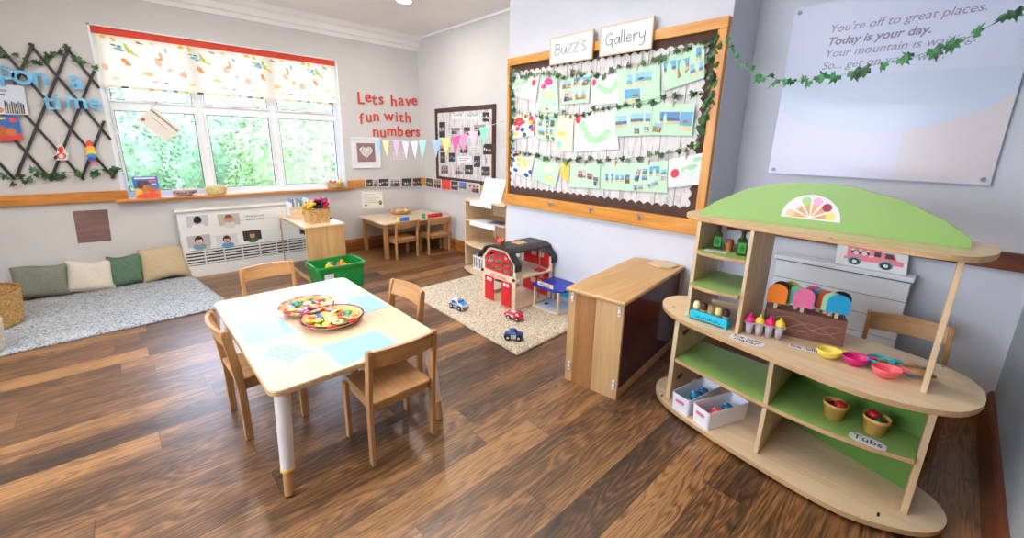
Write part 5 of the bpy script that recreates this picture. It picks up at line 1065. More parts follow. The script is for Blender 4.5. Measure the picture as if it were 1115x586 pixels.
# ---- green storage box
t = thing('storage_box', 'open green plastic storage box behind the low table', 'box', (1.535, 4.35, 0)); GR = clearplastic('green_plastic', (20, 140, 60), .93); kx0, kx1, ky0, ky1, kh = 1.29, 1.785, 4.165, 4.545, .27
A0 = rrect(kx0+.03, kx1-.03, ky0+.025, ky1-.025, .03, 4); A1_ = rrect(kx0+.01, kx1-.01, ky0+.01, ky1-.01, .03, 4); n = len(A0); m = MB()
vs = [(x, y, 0) for x, y in A0]+[(x, y, kh-.02) for x, y in A1_]+[(x+(1.5375-x)*.03, y+(4.355-y)*.03, kh-.02) for x, y in A1_]+[(x+(1.5375-x)*.03, y+(4.355-y)*.03, .006) for x, y in A0]
m.add(vs, [(j*n+i, j*n+(i+1) % n, (j+1)*n+(i+1) % n, (j+1)*n+i) for j in range(3) for i in range(n)]+[tuple(range(n))[::-1], tuple(3*n+i for i in range(n))], GR); part('tub', m, t)
m = MB(); A2_ = rrect(kx0-.008, kx1+.008, ky0-.008, ky1+.008, .035, 4); A3_ = rrect(kx0+.016, kx1-.016, ky0+.016, ky1-.016, .026, 4)
vs = [(x, y, kh-.028) for x, y in A2_]+[(x, y, kh) for x, y in A2_]+[(x, y, kh) for x, y in A3_]+[(x, y, kh-.028) for x, y in A3_]
m.add(vs, [(j*n+i, j*n+(i+1) % n, ((j+1) % 4)*n+(i+1) % n, ((j+1) % 4)*n+i) for j in range(4) for i in range(n)], GR); part('rim', m, t)
for x in (kx0+.004, kx1-.004): m = MB(); m.obox((x, 4.355, kh+.004), (.012, .16, .01), col(30, 160, 76, .3), None, .003); part('handle', m, t)
m = MB(); m.obox((kx0+.03, ky0+.1, .14), (.004, .10, .12), M['paper'], Euler((0, -.10, 0)).to_matrix()); o = part('label_card', m, t)
m = MB(); m.obox((1.40, ky0+.0095, .15), (.09, .003, .10), M['paper'], Euler((.06, 0, 0)).to_matrix()); part('label_card', m, t)
for i, (x, y, z, c, nm) in enumerate(((1.47, 4.40, .15, (240, 206, 60), 'yellow'), (1.55, 4.36, .14, (226, 90, 70), 'red'), (1.61, 4.42, .15, (238, 170, 60), 'orange'), (1.52, 4.46, .13, (70, 150, 200), 'blue'), (1.66, 4.33, .12, (240, 214, 80), 'pale yellow'))):
    m = MB(); m.obox((x, y, z+.0), (.07, .05, .17), col(*c, .4), Euler((.3*i, .2, .5*i)).to_matrix(), .012); m.cyl((x, y, z+.05), (x+.02, y, z+.11), .018, .018, col(*c, .4), 12); solo('toy_brick', m, nm+' toy brick in the green storage box', 'toy', 'bricks in the green box')
m = MB(); m.box(kx0+.06, kx1-.06, ky0+.06, ky1-.06, .0075, .055, M['beechx'], .004); solo('toy_tray', m, 'flat wooden tray under the bricks in the green box', 'tray')

# ---- beige rug
m = MB(); rug(m, ((1.985, 3.705), (2.93, 3.70), (2.93, 2.02), (1.93, 1.975)), .022, M['rug_b'], 50, 60); solo('floor_rug', m, 'beige speckled rug under the toy fire station', 'rug')
RZ = .0245
# ---- toy fire station
t = thing('toy_fire_station', 'wooden toy fire station with red doors and black roof', 'toy house', (2.7, 2.8, RZ)); H0, H1, J0, J1 = 2.46, 2.955, 2.565, 3.03; Wd = col(232, 208, 176, .5); RD = col(208, 30, 40, .4); BK = col(40, 38, 42, .45)
z0 = RZ; z1 = RZ+.285; z2 = RZ+.43; z3 = RZ+.545; cy_ = (J0+J1)/2
m = MB(); m.box(H0, H1, J0, J1, z0, z0+.014, Wd, .002); part('floor_board', m, t)
m = MB(); m.box(H0+.012, H1-.012, J0, J1, z1, z1+.016, Wd, .002); part('floor_board', m, t)
gable = [(J0, z0+.014), (J0, z2), (J0+.075, z3-.03), (J0+.13, z3), (J1-.13, z3), (J1-.075, z3-.03), (J1, z2), (J1, z0+.014)]
# front gable: frame pieces around the doorway and the window
def strip(pts, x0, x1, mt, nm, pr=None): m = MB(); m.prism(pts, 'x', x0, x1, mt); return part(nm, m, pr or t)
m = MB(); m.box(H0, H0+.012, J0, J0+.03, z0+.014, z2, Wd); m.box(H0, H0+.012, J1-.03, J1, z0+.014, z2, Wd); m.box(H0, H0+.012, J0+.03, J1-.03, z1-.035, z1+.03, Wd); m.box(H0, H0+.012, J0+.03, J0+.055, z0+.014, z1-.035, Wd)
m.prism([(J0, z2), (J0+.075, z3-.03), (J0+.13, z3), (J1-.13, z3), (J1-.075, z3-.03), (J1, z2), (J1-.03, z2), (J1-.09, z3-.05), (J1-.14, z3-.024), (J0+.14, z3-.024), (J0+.09, z3-.05), (J0+.03, z2)], 'x', H0, H0+.012, Wd); part('gable_wall', m, t)
for s, y in ((0, J0+.05), (1, J1-.05-.125)):
    d = part('door', MB().box(H0-.012, H0-.003, y, y+.125, z0+.016, z1-.03, RD, .002), t, 'red folding door')
    m = MB(); 
    for k in (0, 1): m.box(H0-.0135, H0-.0125, y+.025+.042*k, y+.055+.042*k, z1-.075, z1-.045, M['white'])
    part('door_window', m, d)
wz0, wz1, wy0, wy1 = z1+.035, z3-.03, J0+.06, J1-.06
m = MB(); m.prism([(wy0, wz0), (wy0, wz0+.10), (wy0+.05, wz1-.012), (wy0+.09, wz1), (wy1-.09, wz1), (wy1-.05, wz1-.012), (wy1, wz0+.10), (wy1, wz0), (wy1-.022, wz0+.018), (wy1-.022, wz0+.095), (wy1-.06, wz1-.03), (wy1-.095, wz1-.02), (wy0+.095, wz1-.02), (wy0+.06, wz1-.03), (wy0+.022, wz0+.095), (wy0+.022, wz0+.018)], 'x', H0-.006, H0-.0005, RD)
m.box(H0-.006, H0-.0005, wy0, wy1, wz0-.002, wz0+.02, RD)
for k in (1, 2): y = wy0+(wy1-wy0)*k/3; m.box(H0-.006, H0-.0005, y-.008, y+.008, wz0+.018, wz1-.015, RD); z = wz0+(wz1-wz0)*k/3; m.box(H0-.0062, H0-.0004, wy0+.02, wy1-.02, z-.008, z+.008, RD)
part('arched_window', m, t, 'red arched window lattice')
for ya_, yb_ in ((J0, J0+.035), (J1-.03, J1)): m = MB(); m.box(H1-.012, H1, ya_, yb_, z0+.014, z2, Wd, .001); part('post', m, t)
m = MB(); m.box(H1-.012, H1, J0+.035, J1-.03, z1-.012, z1+.02, Wd); part('crossbeam', m, t)
for a, b in ((z0+.03, z1-.02), (z1+.03, z2+.02)):
    o = part('wall_panel', MB().box(H1-.02, H1-.013, J0+.04, J1-.09, a, b, RD, .001), t, 'red rear panel'); m = MB()
    for i in range(2):
        for k in range(2): m.box(H1-.0212, H1-.0202, J0+.10+.10*i, J0+.17+.10*i, a+.09+.07*k, a+.14+.07*k, col(236, 200, 196))
    part('panel_window', m, o)
for za_ in (z0+.014, z1+.016): m = MB(); m.box(H0+.012, H1-.012, J1-.012, J1-.002, za_, za_+.036, Wd); part('side_rail', m, t)
m = MB(); rp = [(J0+.052, z3-.022), (J0+.050, z3-.012), (J0+.060, z3-.004), (J0+.122, z3+.018), (J1-.122, z3+.018), (J1-.062, z3-.006), (J1+.03, z2+.014), (J1+.03, z2-.012), (J1+.02, z2-.012), (J1+.02, z2+.008), (J1-.066, z3-.016), (J1-.124, z3+.006), (J0+.124, z3+.006), (J0+.066, z3-.016)]
m.prism(rp, 'x', H0-.03, H1+.03, BK); 
for xa, xb in ((H0-.03, H0+.045), (H1-.045, H1+.03)): m.prism([(J0+.066, z3-.008), (J0-.028, z2+.012), (J0-.028, z2-.05), (J0-.018, z2-.05), (J0-.018, z2+.006), (J0+.07, z3-.016)], 'x', xa, xb, BK)
part('roof', m, t)
m = MB(); m.box(H0+.2, H0+.32, cy_-.06, cy_+.06, z3+.0185, z3+.022, col(190, 150, 100)); part('roof_hatch', m, t)
m = MB(); m.cyl((H1-.12, J0+.06, z0+.014), (H1-.12, J0+.06, z3), .006, .006, M['beechz'], 8); part('pole', m, t)
m = MB(); m.box(H1-.16, H1-.08, J0+.02, J0+.10, z1+.017, z1+.027, RD, .002); part('pole_base', m, t)
for y in (J0+.01, J1-.01): m = MB(); m.sphere((H0-.014, y, z1+.01), .014, BK, 10); part('knob', m, t)
m = MB(); m.text('FIRE STATION', (H0-.0012, cy_, z1-.022), (0, -1, 0), (0, 0, 1), .034, RD, .0008, 0, 0, 'CENTER'); part('lettering', m, t)
# police annex
t = thing('toy_police_station', 'small toy police station with a blue roof beside the fire station', 'toy house', (2.82, 2.4, RZ)); PX0, PX1, PY0, PY1 = 2.675, 2.965, 2.235, 2.545; pz = RZ+.215; BLU = col(32, 52, 160, .4)
m = MB(); m.box(PX0, PX1, PY0, PY1, RZ, RZ+.012, col(196, 214, 236)); m.box(PX0-.004, PX1, PY0-.006, PY0, RZ, RZ+.022, Wd); m.box(PX0-.006, PX0, PY0, PY1, RZ, RZ+.022, Wd); part('base', m, t)
for x, y in ((PX0+.002, PY0+.002), (PX0+.002, PY1-.022), (PX1-.022, PY0+.002), (PX1-.022, PY1-.022)): m = MB(); m.box(x, x+.02, y, y+.02, RZ+.0125, pz, Wd, .001); part('post', m, t)
m = MB(); m.prism([(PX0-.03, PY1-.002), (PX0-.03, PY0+.05), (PX0+.02, PY0-.025), (PX1-.0, PY0-.025), (PX1, PY1-.002)], 'z', pz+.0005, pz+.018, BLU, .003); part('roof', m, t)
SG = MB(); SG.box(PX0-.012, PX0-.002, PY0+.06, PY1-.06, pz+.0185, pz+.055, Wd, .002); sg = part('sign', SG, t); m = MB(); m.text('POLICE', (PX0-.0125, (PY0+PY1)/2, pz+.024), (0, -1, 0), (0, 0, 1), .036, BLU, .0008, 0, 0, 'CENTER'); part('lettering', m, sg)
m = MB(); m.box(PX1-.006, PX1, PY0+.03, PY1-.03, RZ+.06, RZ+.14, col(60, 160, 190)); part('wall_panel', m, t)
m = MB(); m.cyl((PX0+.12, PY1-.06, RZ+.0125), (PX0+.12, PY1-.06, RZ+.12), .004, .004, M['steel'], 8); m.lathe([(.0001, 0), (.02, 0), (.016, .006), (.0001, .008)], M['black'], (PX0+.12, PY1-.06, RZ+.0125), 14); solo('toy_stand', m, 'small grey toy stand inside the toy police station', 'toy')
# toy cars
def car(name, label, loc, rz, L, prof, win, c, cw, wr, extra=None):
    t = thing(name, label, 'toy car', (0, 0, 0), 'toy vehicles on the beige rug'); W = L*.46; B = col(*c, .3)
    m = MB(); m.prism([(x*L, z*L) for x, z in prof], 'y', -W/2, W/2, B, .006); part('body', m, t)
    m = MB()
    for s in (-1, 1):
        for wq in win: m.slab([(x*L, s*(W/2+.0004), z*L) for x, z in wq], Vector((0, s, 0)), .0012, col(*cw, .15))
    part('windows', m, t)
    for x in (-.29, .29):
        for s in (-1, 1):
            m = MB(); m.cyl((x*L, s*(W/2-.008), wr), (x*L, s*(W/2+.006), wr), wr, wr, M['black'], 16); w_ = part('wheel', m, t); part('hub', MB().cyl((x*L, s*(W/2+.006), wr), (x*L, s*(W/2+.0075), wr), wr*.5, wr*.45, col(220, 222, 226, .3), 12), w_)
    if extra: extra(t, L, W)
    t.location = loc; t.rotation_euler = (0, 0, rz); return t
def ex1(t, L, W):
    m = MB(); m.obox((.05*L, 0, .505*L), (.10*L, W*.5, .05*L), col(60, 130, 210, .3), None, .004); part('light_bar', m, t)
    m = MB(); m.prism([(.19*L, .355*L), (.10*L, .468*L), (.13*L, .475*L), (.225*L, .365*L)], 'y', -W*.4, W*.4, col(40, 110, 180, .15)); part('windscreen', m, t); m = MB()
    for s in (-1, 1): m.slab([(x*L, s*(W/2+.001), z*L) for x, z in ((-.5, .17), (.5, .17), (.5, .25), (-.5, .22))], Vector((0, s, 0)), .001, col(60, 150, 220))
    m.slab([(.2*L, -.4*W, .375*L), (.2*L, .4*W, .375*L), (.47*L, .36*W, .315*L), (.47*L, -.36*W, .315*L)], Vector((.2, 0, 1)), .002, col(60, 140, 214)); m.box(.49*L, .505*L, -.42*W, .42*W, .1*L, .16*L, col(70, 80, 100)); part('stripes', m, t)
car('toy_car', 'white and blue toy van near the front edge of the rug', (2.115, 2.955, RZ), -PI/2+.1, .185, [(-.5, .08), (.5, .08), (.5, .26), (.44, .32), (.22, .36), (.10, .48), (-.30, .48), (-.46, .30), (-.5, .26)], [[(-.28, .31), (-.05, .31), (-.05, .44), (-.24, .44)], [(-.01, .31), (.17, .31), (.08, .44), (-.01, .44)]], (232, 238, 244), (50, 100, 170), .024, ex1)
def ex2(t, L, W):
    m = MB(); m.box(-.62*L, -.48*L, -.012, .012, .16*L, .24*L, col(200, 40, 60), .003); m.cyl((-.62*L, 0, .2*L), (-.7*L, 0, .2*L), .01, .01, col(220, 60, 90), 10); part('tow_hook', m, t)
    m = MB(); m.obox((-.1*L, 0, .44*L), (.36*L, W*.3, .05*L), col(226, 226, 230, .3), None, .003); part('ladder', m, t)
    m = MB(); m.obox((.3*L, 0, .555*L), (.08*L, W*.6, .04*L), col(60, 110, 200, .3), None, .003); part('light_bar', m, t)
car('toy_fire_engine', 'small red toy fire engine by the fire station doors', (2.335, 2.435, RZ), -PI/2+.25, .15, [(-.5, .1), (.5, .1), (.5, .36), (.44, .53), (.16, .53), (.12, .40), (-.5, .38)], [[(.2, .34), (.42, .34), (.38, .48), (.2, .48)], [(-.42, .2), (-.2, .2), (-.2, .34), (-.42, .34)], [(-.16, .2), (.06, .2), (.06, .34), (-.16, .34)]], (206, 36, 56), (220, 226, 234), .021, ex2)
def ex3(t, L, W):
    m = MB(); m.obox((-.04*L, 0, .56*L), (.08*L, W*.6, .07*L), col(50, 90, 220, .3), None, .004); part('light_bar', m, t); m = MB()
    for s in (-1, 1): m.slab([(x*L, s*(W/2+.0006), z*L) for x, z in ((-.14, .1), (.16, .1), (.16, .32), (-.14, .32))], Vector((0, s, 0)), .001, col(226, 230, 236)); m.slab([(.02*L+.04*L*math.cos(k), s*(W/2+.0018), .22*L+.04*L*math.sin(k)) for k in (0, 1.26, 2.5, 3.77, 5.03)], Vector((0, s, 0)), .0006, col(220, 190, 90))
    part('doors', m, t)
car('toy_car', 'small dark blue toy police car near the rug corner', (2.068, 2.165, RZ), -.86, .145, [(-.5, .1), (.5, .1), (.5, .26), (.42, .34), (.24, .36), (.10, .53), (-.18, .53), (-.34, .36), (-.48, .33), (-.5, .26)], [[(-.27, .36), (-.05, .36), (-.05, .49), (-.15, .49)], [(-.01, .36), (.17, .36), (.07, .49), (-.01, .49)]], (34, 60, 130), (120, 190, 220), .022, ex3)
# ---- figure on the roof
m = MB(); f0 = Vector((2.53, 2.86, z3+.0185)); OR_ = col(206, 84, 50, .4); m.sphere(f0+Vector((0, 0, .028)), (.028, .04, .028), OR_, 12); m.sphere(f0+Vector((0, -.045, .052)), .021, OR_, 10); m.sphere(f0+Vector((-.008, -.05, .05)), .012, col(236, 226, 216), 8); m.tube([f0+Vector((0, .035, .03)), f0+Vector((0, .06, .06)), f0+Vector((0, .05, .085))], [.012, .014, .006], col(180, 60, 40), 8); m.obox(f0+Vector((0, 0, .003)), (.05, .06, .006), col(120, 120, 130), None, .002)
solo('toy_figure', m, 'small orange red toy figure on the black toy roof', 'toy')

# ---- curved corner shelf
t = thing('curved_shelf', 'pale wood open shelf with curved shelves left of the chimney', 'shelf unit', (3.2, 3.65, 0)); sy0, sy1, sx1 = 3.31, 4.0, 3.415
m = MB(); m.box(2.965, sx1, sy1-.018, sy1, .06, .865, M['birchx'], .002); part('side_panel', m, t)
m = MB(); m.box(3.02, sx1, sy0, sy0+.018, .06, .865, M['birchx'], .002); part('side_panel', m, t)
m = MB(); m.box(sx1-.012, sx1, sy0+.018, sy1-.018, .06, .865, M['birchy']); part('back_panel', m, t)
for nm, z, bow, a, b in (('base', .04, .12, 2.955, 3.0), ('shelf', .36, .11, 2.965, 3.0), ('shelf', .632, .035, 2.97, 3.0), ('top', .866, .02, 2.96, 2.99)):
    e0, e1 = (sy0, sy1) if nm in ('base', 'top') else (sy0+.0185, sy1-.0185)
    po = [(sx1-.0125 if nm == 'shelf' else sx1, e0), (sx1-.0125 if nm == 'shelf' else sx1, e1)]+[(a+(b-a)*(i/12)-bow*math.sin(PI*i/12)**.8, e1+(e0-e1)*i/12) for i in range(13)]
    m = MB(); m.prism(po, 'z', z-.02, z, M['birchy'], .002, M['birchy']); part(nm, m, t)
m = MB(); m.prism([(sx1, sy0+.03), (sx1, sy1-.03)]+[(3.0-.09*math.sin(PI*i/12), sy1-.03+(sy0-sy1+.06)*i/12) for i in range(13)], 'z', 0, .019, M['edge']); part('plinth', m, t)
def stand(q, lab, name='stand_card', lines=3):
    m = MB(); n = (q[1]-q[0]).cross(q[3]-q[0]).normalized(); n = n if n.x < 0 else -n; m.slab(q, -n, .003, WH)
    for i in range(lines): quad_rect(m, q, .18, .75-.1*(i % 2), .3+.18*i, .34+.18*i, col(190, 186, 200), n, .0006)
    return solo(name, m, lab, 'card', 'cards on the curved shelf')
stand([Vector((3.2, 3.895, 1.115)), Vector((3.2, 3.52, 1.115)), Vector((3.14, 3.55, .8665)), Vector((3.14, 3.92, .8665))], 'white notice card standing on top of the curved shelf')
for z, a, b, lab in ((.866, 3.85, 3.46, 'white strip notice hanging over the top edge of the curved shelf'), (.632, 3.85, 3.40, 'white strip notice over the edge of the second curved shelf')):
    X0 = 2.935 if z > .7 else 2.93; m = MB(); m.box(X0-.004, X0, b, a, z-.052, z+.002, WH, .0005); m.box(X0-.004, X0+.2, b+.02, a-.02, z+.0005, z+.0022, WH)
    for i in range(6): m.box(X0-.0046, X0-.004, b+.06+.05*i, b+.09+.05*i, z-.03, z-.024, col(180, 196, 206))
    solo('shelf_notice', m, lab, 'notice', 'notices on the curved shelf')
m = MB(); m.obox((3.08, 3.5, .6345+.003), (.16, .22, .004), col(120, 110, 150), Euler((0, 0, .2)).to_matrix()); m.obox((3.06, 3.48, .6345+.0055), (.1, .12, .001), col(70, 70, 90), Euler((0, 0, .5)).to_matrix()); solo('leaflet', m, 'purple leaflet lying on the second curved shelf', 'leaflet')
t = thing('book_crate', 'white slatted crate of leaflets on the lowest curved shelf', 'crate', (3.02, 3.67, .0405)); cx0, cx1, cy0, cy1 = 2.965, 3.2, 3.53, 3.84; m = MB(); m.box(cx0, cx1, cy0, cy1, .0405, .05, WH)
for x in (cx0, cx1-.008): m.box(x, x+.008, cy0, cy1, .05, .065, WH); m.box(x, x+.008, cy0, cy1, .19, .21, WH)
for y in (cy0, cy1-.008): m.box(cx0+.008, cx1-.008, y, y+.008, .05, .065, WH); m.box(cx0+.008, cx1-.008, y, y+.008, .19, .21, WH)
part('frame', m, t)
for i in range(9): y = cy0+.004+i*(cy1-cy0-.018)/8; part('slat', MB().box(cx0+.001, cx0+.007, y, y+.014, .0655, .1895, WH, .001), t)
for i in range(5): y = cx0+.02+i*.045; part('slat', MB().box(y, y+.014, cy0+.001, cy0+.007, .0655, .1895, WH, .001), t)
for i in range(6):
    y = cy0+.03+.042*i; c = [(226, 226, 232), (206, 70, 90), (236, 210, 214), (190, 60, 80), (230, 230, 236), (120, 130, 160)][i]
    m = MB(); m.obox((3.08, y+.01, .155), (.17, .012, .2), col(*c), Euler((-.12, 0, .1)).to_matrix(), .001); m.obox((3.08, y+.01, .155), (.164, .009, .204), WH, Euler((-.12, 0, .1)).to_matrix()); solo('leaflet', m, ('white', 'red', 'pale pink', 'crimson', 'grey white', 'blue grey')[i]+' leaflet standing in the white slatted crate', 'leaflet', 'leaflets in the crate')

# ---- oak cabinet with a maroon side
t = thing('oak_cabinet', 'low oak cabinet with a glossy maroon side panel before the chimney', 'cabinet', (2.004, 1.184, 0)); t.rotation_euler = (0, 0, 0)
cab = t; ang = math.radians(6.9); Rc = Matrix.Rotation(ang, 4, 'Z'); CL, CW, CHh = .985, .372, .645
def cpart(nm, m, lab=None):
    m.v = [Rc @ v+Vector((2.004, 1.184, 0)) for v in m.v]; return part(nm, m, cab, lab)
cpart('top', MB().obox((CL/2-.005, CW/2, CHh-.014), (CL+.03, CW+.03, .028), M['cabwood'], None, .010, 3))
cpart('end_panel', MB().box(0, .02, 0, CW*.48, .0, CHh-.029, M['caba'], .002)); cpart('end_panel', MB().box(0, .02, CW*.48+.0006, CW*.86, .0, CHh-.029, M['cabb'], .002), 'redder oak strip'); cpart('end_panel', MB().box(0, .02, CW*.86+.0006, CW, .0, CHh-.029, M['caba'], .002))
cpart('end_panel', MB().box(CL-.02, CL, 0, CW, .0, CHh-.029, M['caba'], .002)); cpart('maroon_panel', MB().box(.021, CL-.021, .006, .012, .06, CHh-.03, M['acr']), 'glossy maroon panel')
cpart('bottom_rail', MB().box(.021, CL-.021, .0, .02, .0, .055, M['cabwood'], .002)); cpart('back_panel', MB().box(.021, CL-.021, CW-.014, CW-.002, .0, CHh-.03, M['cabwood']))
cpart('inner_shelf', MB().box(.021, CL-.021, .014, CW-.016, .04, .055, M['cabwood']))
for y, z in ((.024, .575), (CW-.03, .585), (.024, .10), (CW-.03, .11)):
    h = cpart('hinge', MB().obox((-.004, y, z), (.007, .016, .06), M['white'], None, .002))
    m = MB(); m.cyl((-.0078, y, z+.016), (-.0095, y, z+.016), .005, .005, M['steel'], 10); m.cyl((-.0078, y, z-.016), (-.0095, y, z-.016), .005, .005, M['steel'], 10); m.v = [Rc @ v+Vector((2.004, 1.184, 0)) for v in m.v]; part('screw', m, h)
m = MB(); m.prism([(2.83, 1.50), (2.79, 1.385), (2.845, 1.315), (2.93, 1.31), (2.965, 1.48)], 'z', CHh+.0005, CHh+.014, M['birchx'], .003); solo('wooden_board', m, 'small pale wooden board lying on the oak cabinet', 'board')

# ================================================================== ice cream shop play unit
t = thing('play_shop', 'wooden ice cream play shop with green shelves and a green arched top', 'play shop', (2.35, .45, 0)); shop = t
BP, BD = M['birchy'], M['edge']; GN = M['green']
def plate(nm, po, z0, z1, mt, lab=None, par=None, edge=None):
    m = MB(); m.prism(po, 'z', z1-.003, z1, mt, 0, edge or BD); m.prism(po, 'z', z0, z1-.003, edge or BD, .003); return part(nm, m, par or shop, lab)
def smooth(po, it=2):
    for _ in range(it):
        q = []
        for i in range(len(po)):
            a, b = po[i], po[(i+1) % len(po)]; q += [(a[0]*.75+b[0]*.25, a[1]*.75+b[1]*.25), (a[0]*.25+b[0]*.75, a[1]*.25+b[1]*.75)]
        po = q
    return po
base = smooth([(2.37, 1.10), (2.235, 1.06), (2.13, .94), (2.055, .66), (2.01, .40), (1.985, .22), (1.985, .06), (2.04, -.08), (2.12, -.19), (2.24, -.235), (2.35, -.205), (2.42, -.12), (2.47, .04), (2.58, .42), (2.58, .85), (2.50, 1.04)])
plate('base_board', base, .02, .045, BP)
counter = smooth([(2.40, 1.145), (2.26, 1.08), (2.145, .92), (2.085, .62), (2.045, .40), (2.015, .22), (2.01, .08), (2.055, -.07), (2.13, -.18), (2.29, -.238), (2.47, -.215), (2.57, -.10), (2.63, .12), (2.67, .50), (2.64, .88), (2.55, 1.10)])
plate('counter_top', counter, .555, .58, BP)
m = MB()
for x, y in ((2.15, .9), (2.1, .0), (2.5, .95), (2.38, .0), (2.3, -.16)): m.cyl((x, y, 0), (x, y, .0195), .02, .02, M['black'], 14)
part('feet', m, shop)
gs = [(2.20, .938), (2.165, .80), (2.125, .60), (2.095, .40), (2.085, .20), (2.10, .05), (2.135, -.088), (2.335, -.088), (2.515, .425), (2.545, .938)]
plate('green_shelf', gs, .293, .315, GN)
def panel_y(nm, y0, y1, pts, mt=None, lab=None): m = MB(); m.prism(pts, 'y', y0, y1, mt or M['birchz'], .002); return part(nm, m, shop, lab)
panel_y('side_panel', .940, .965, [(2.19, .046), (2.56, .046), (2.56, .554), (2.20, .554)])
panel_y('side_panel', -.112, -.090, [(2.165, .046), (2.365, .046), (2.365, .554), (2.165, .554)])
panel_y('divider', .428, .448, [(2.085, .046), (2.535, .046), (2.535, .292), (2.10, .292)]); panel_y('divider', .428, .448, [(2.10, .316), (2.535, .316), (2.535, .554), (2.075, .554)])
m = MB(); m.prism([(2.337, -.0895), (2.35, -.0895), (2.531, .4275), (2.518, .4275)], 'z', .046, .554, M['green_shade']); part('back_panel', m, shop, 'green back panel darkened as in shade')  # the compartment's shade is put into this darker green
for z in (.45, .16): m = MB(); m.lathe([(.0001, 0), (.04, 0), (.04, .003), (.0001, .003)], col(70, 44, 26), (0, 0, 0), 20, False, .4); m.v = [Vector((v.x+2.3, .9395-v.z*.2, z+v.y)) for v in m.v]; part('hand_hole_disc', m, shop, 'dark disc for an oval hand hole')  # dark brown discs stand in for the shade inside the holes
# upper tower
panel_y('tower_panel', .905, .925, [(2.225, .581), (2.55, .581), (2.55, 1.119), (2.235, 1.119)]); panel_y('tower_panel', .632, .650, [(2.195, .581), (2.56, .581), (2.56, 1.119), (2.195, 1.119)])
for z, f in ((.97, 2.215), (.79, 2.185)): plate('tower_shelf', [(f, .904)]+[(f-.012-.025*math.sin(PI*i/8), .904-.253*i/8) for i in range(1, 8)]+[(f-.02, .651), (2.545, .651), (2.545, .904)], z-.02, z, GN)
panel_y('end_post', -.068, -.05, [(2.19, .581), (2.31, .581), (2.31, .63), (2.265, .72), (2.26, .80), (2.285, .85), (2.285, .90), (2.25, .95), (2.245, 1.04), (2.29, 1.119), (2.19, 1.119)])
top = smooth([(2.44, 1.06), (2.33, 1.04), (2.25, .95), (2.205, .70), (2.165, .36), (2.145, .06), (2.17, -.08), (2.28, -.14), (2.42, -.16), (2.57, -.165), (2.60, -.08), (2.58, .2), (2.58, .8), (2.55, 1.03)], 2)
plate('top_board', top, 1.12, 1.143, BP)
arch = [(.972, 1.1435), (.967, 1.160)]
for p in ((.891, 1.222), (.749, 1.302), (.63, 1.338), (.514, 1.352), (.40, 1.354), (.316, 1.348), (.143, 1.306), (.009, 1.240), (-.064, 1.188), (-.074, 1.174), (-.076, 1.1435)): arch.append(p)
m = MB(); m.prism(arch, 'x', 2.352, 2.366, GN, 0, wood('arch_edge', (180, 120, 70), (150, 90, 46), 'y', 1.)); part('arch_board', m, shop, 'green arched sign board')
m = MB()
for x, y, z in ((2.42, -.075, .5805), (2.55, -.105, .5805), (2.16, .33, 1.1435), (2.30, 1.03, .5805), (2.08, -.03, .0455), (2.2, .99, .0455)): m.obox((x, y, z), (.026, .008, .002), M['steel'] if z > .1 else M['black'])
part('fixings', m, shop)
# ice cream fan sign on the arch
t = thing('cone_sign', 'white half round sign with six ice cream cones on the green arch', 'sign', (2.35, .455, 1.186)); X = 2.3515
q = [(.455+.118*math.cos(PI*i/20), 1.186+.116*math.sin(PI*i/20)) for i in range(21)]
m = MB(); m.slab([(X, y, z) for y, z in q], NX, .0015, WH); part('card', m, t); m = MB()
for i, (a, c) in enumerate(((170, (240, 196, 150)), (138, (244, 224, 220)), (106, (160, 206, 130)), (75, (240, 170, 200)), (43, (150, 50, 56)), (12, (250, 214, 130)))):
    a = math.radians(a); d = Vector((0, -math.cos(a), math.sin(a))); s = Vector((0, math.sin(a), math.cos(a))); o = Vector((X-.0018, .455, 1.192))
    m.face([o+d*.008, o+d*.07+s*.014, o+d*.07-s*.014], col(222, 166, 106)); m.slab([o+d*.082+d*.019*math.cos(k*.52)+s*.019*math.sin(k*.52) for k in range(12)], NX, .0006, col(*c))
    for k in (.3, .5, .7): m.face([o+NX*.0003+d*(.062*k+.008)+s*.012*k, o+NX*.0003+d*(.062*k+.011)+s*.012*k, o+NX*.0003+d*(.062*k+.011)-s*.012*k, o+NX*.0003+d*(.062*k+.008)-s*.012*k], col(196, 134, 78))
part('print', m, t)
CZ = .5805
# ---- cyan holder with five cones
a, b = Vector((2.205, .892, CZ)), Vector((2.200, .692, CZ)); L = (b-a).length; ux = (b-a).normalized(); uy = Vector((-ux.y, ux.x, 0)); CYN = col(40, 184, 214, .35)
t = thing('cone_holder', 'bright cyan cone holder on the counter', 'holder', tuple((a+b)/2)); m = MB()
rotm = Matrix((ux, uy, Vector((0, 0, 1)))).transposed()
prof = [(0, 0), (.012, 0), (.016, .008), (L-.016, .008), (L-.012, 0), (L, 0), (L+.002, .04), (L-.004, .052), (.004, .052), (-.002, .04)]
m.prism(prof, 'y', -.002, .066, CYN, .004); m.v = [a+rotm @ v for v in m.v]; part('tray', m, t)
m = MB()
for i in range(13): x = .035+.0105*i; m.box(x, x+.006, -.0032, -.0022, .018+.003*(i % 3), .024+.004*((i*2) % 3), col(20, 60, 80))
m.v = [a+rotm @ v for v in m.v]; part('print', m, t)
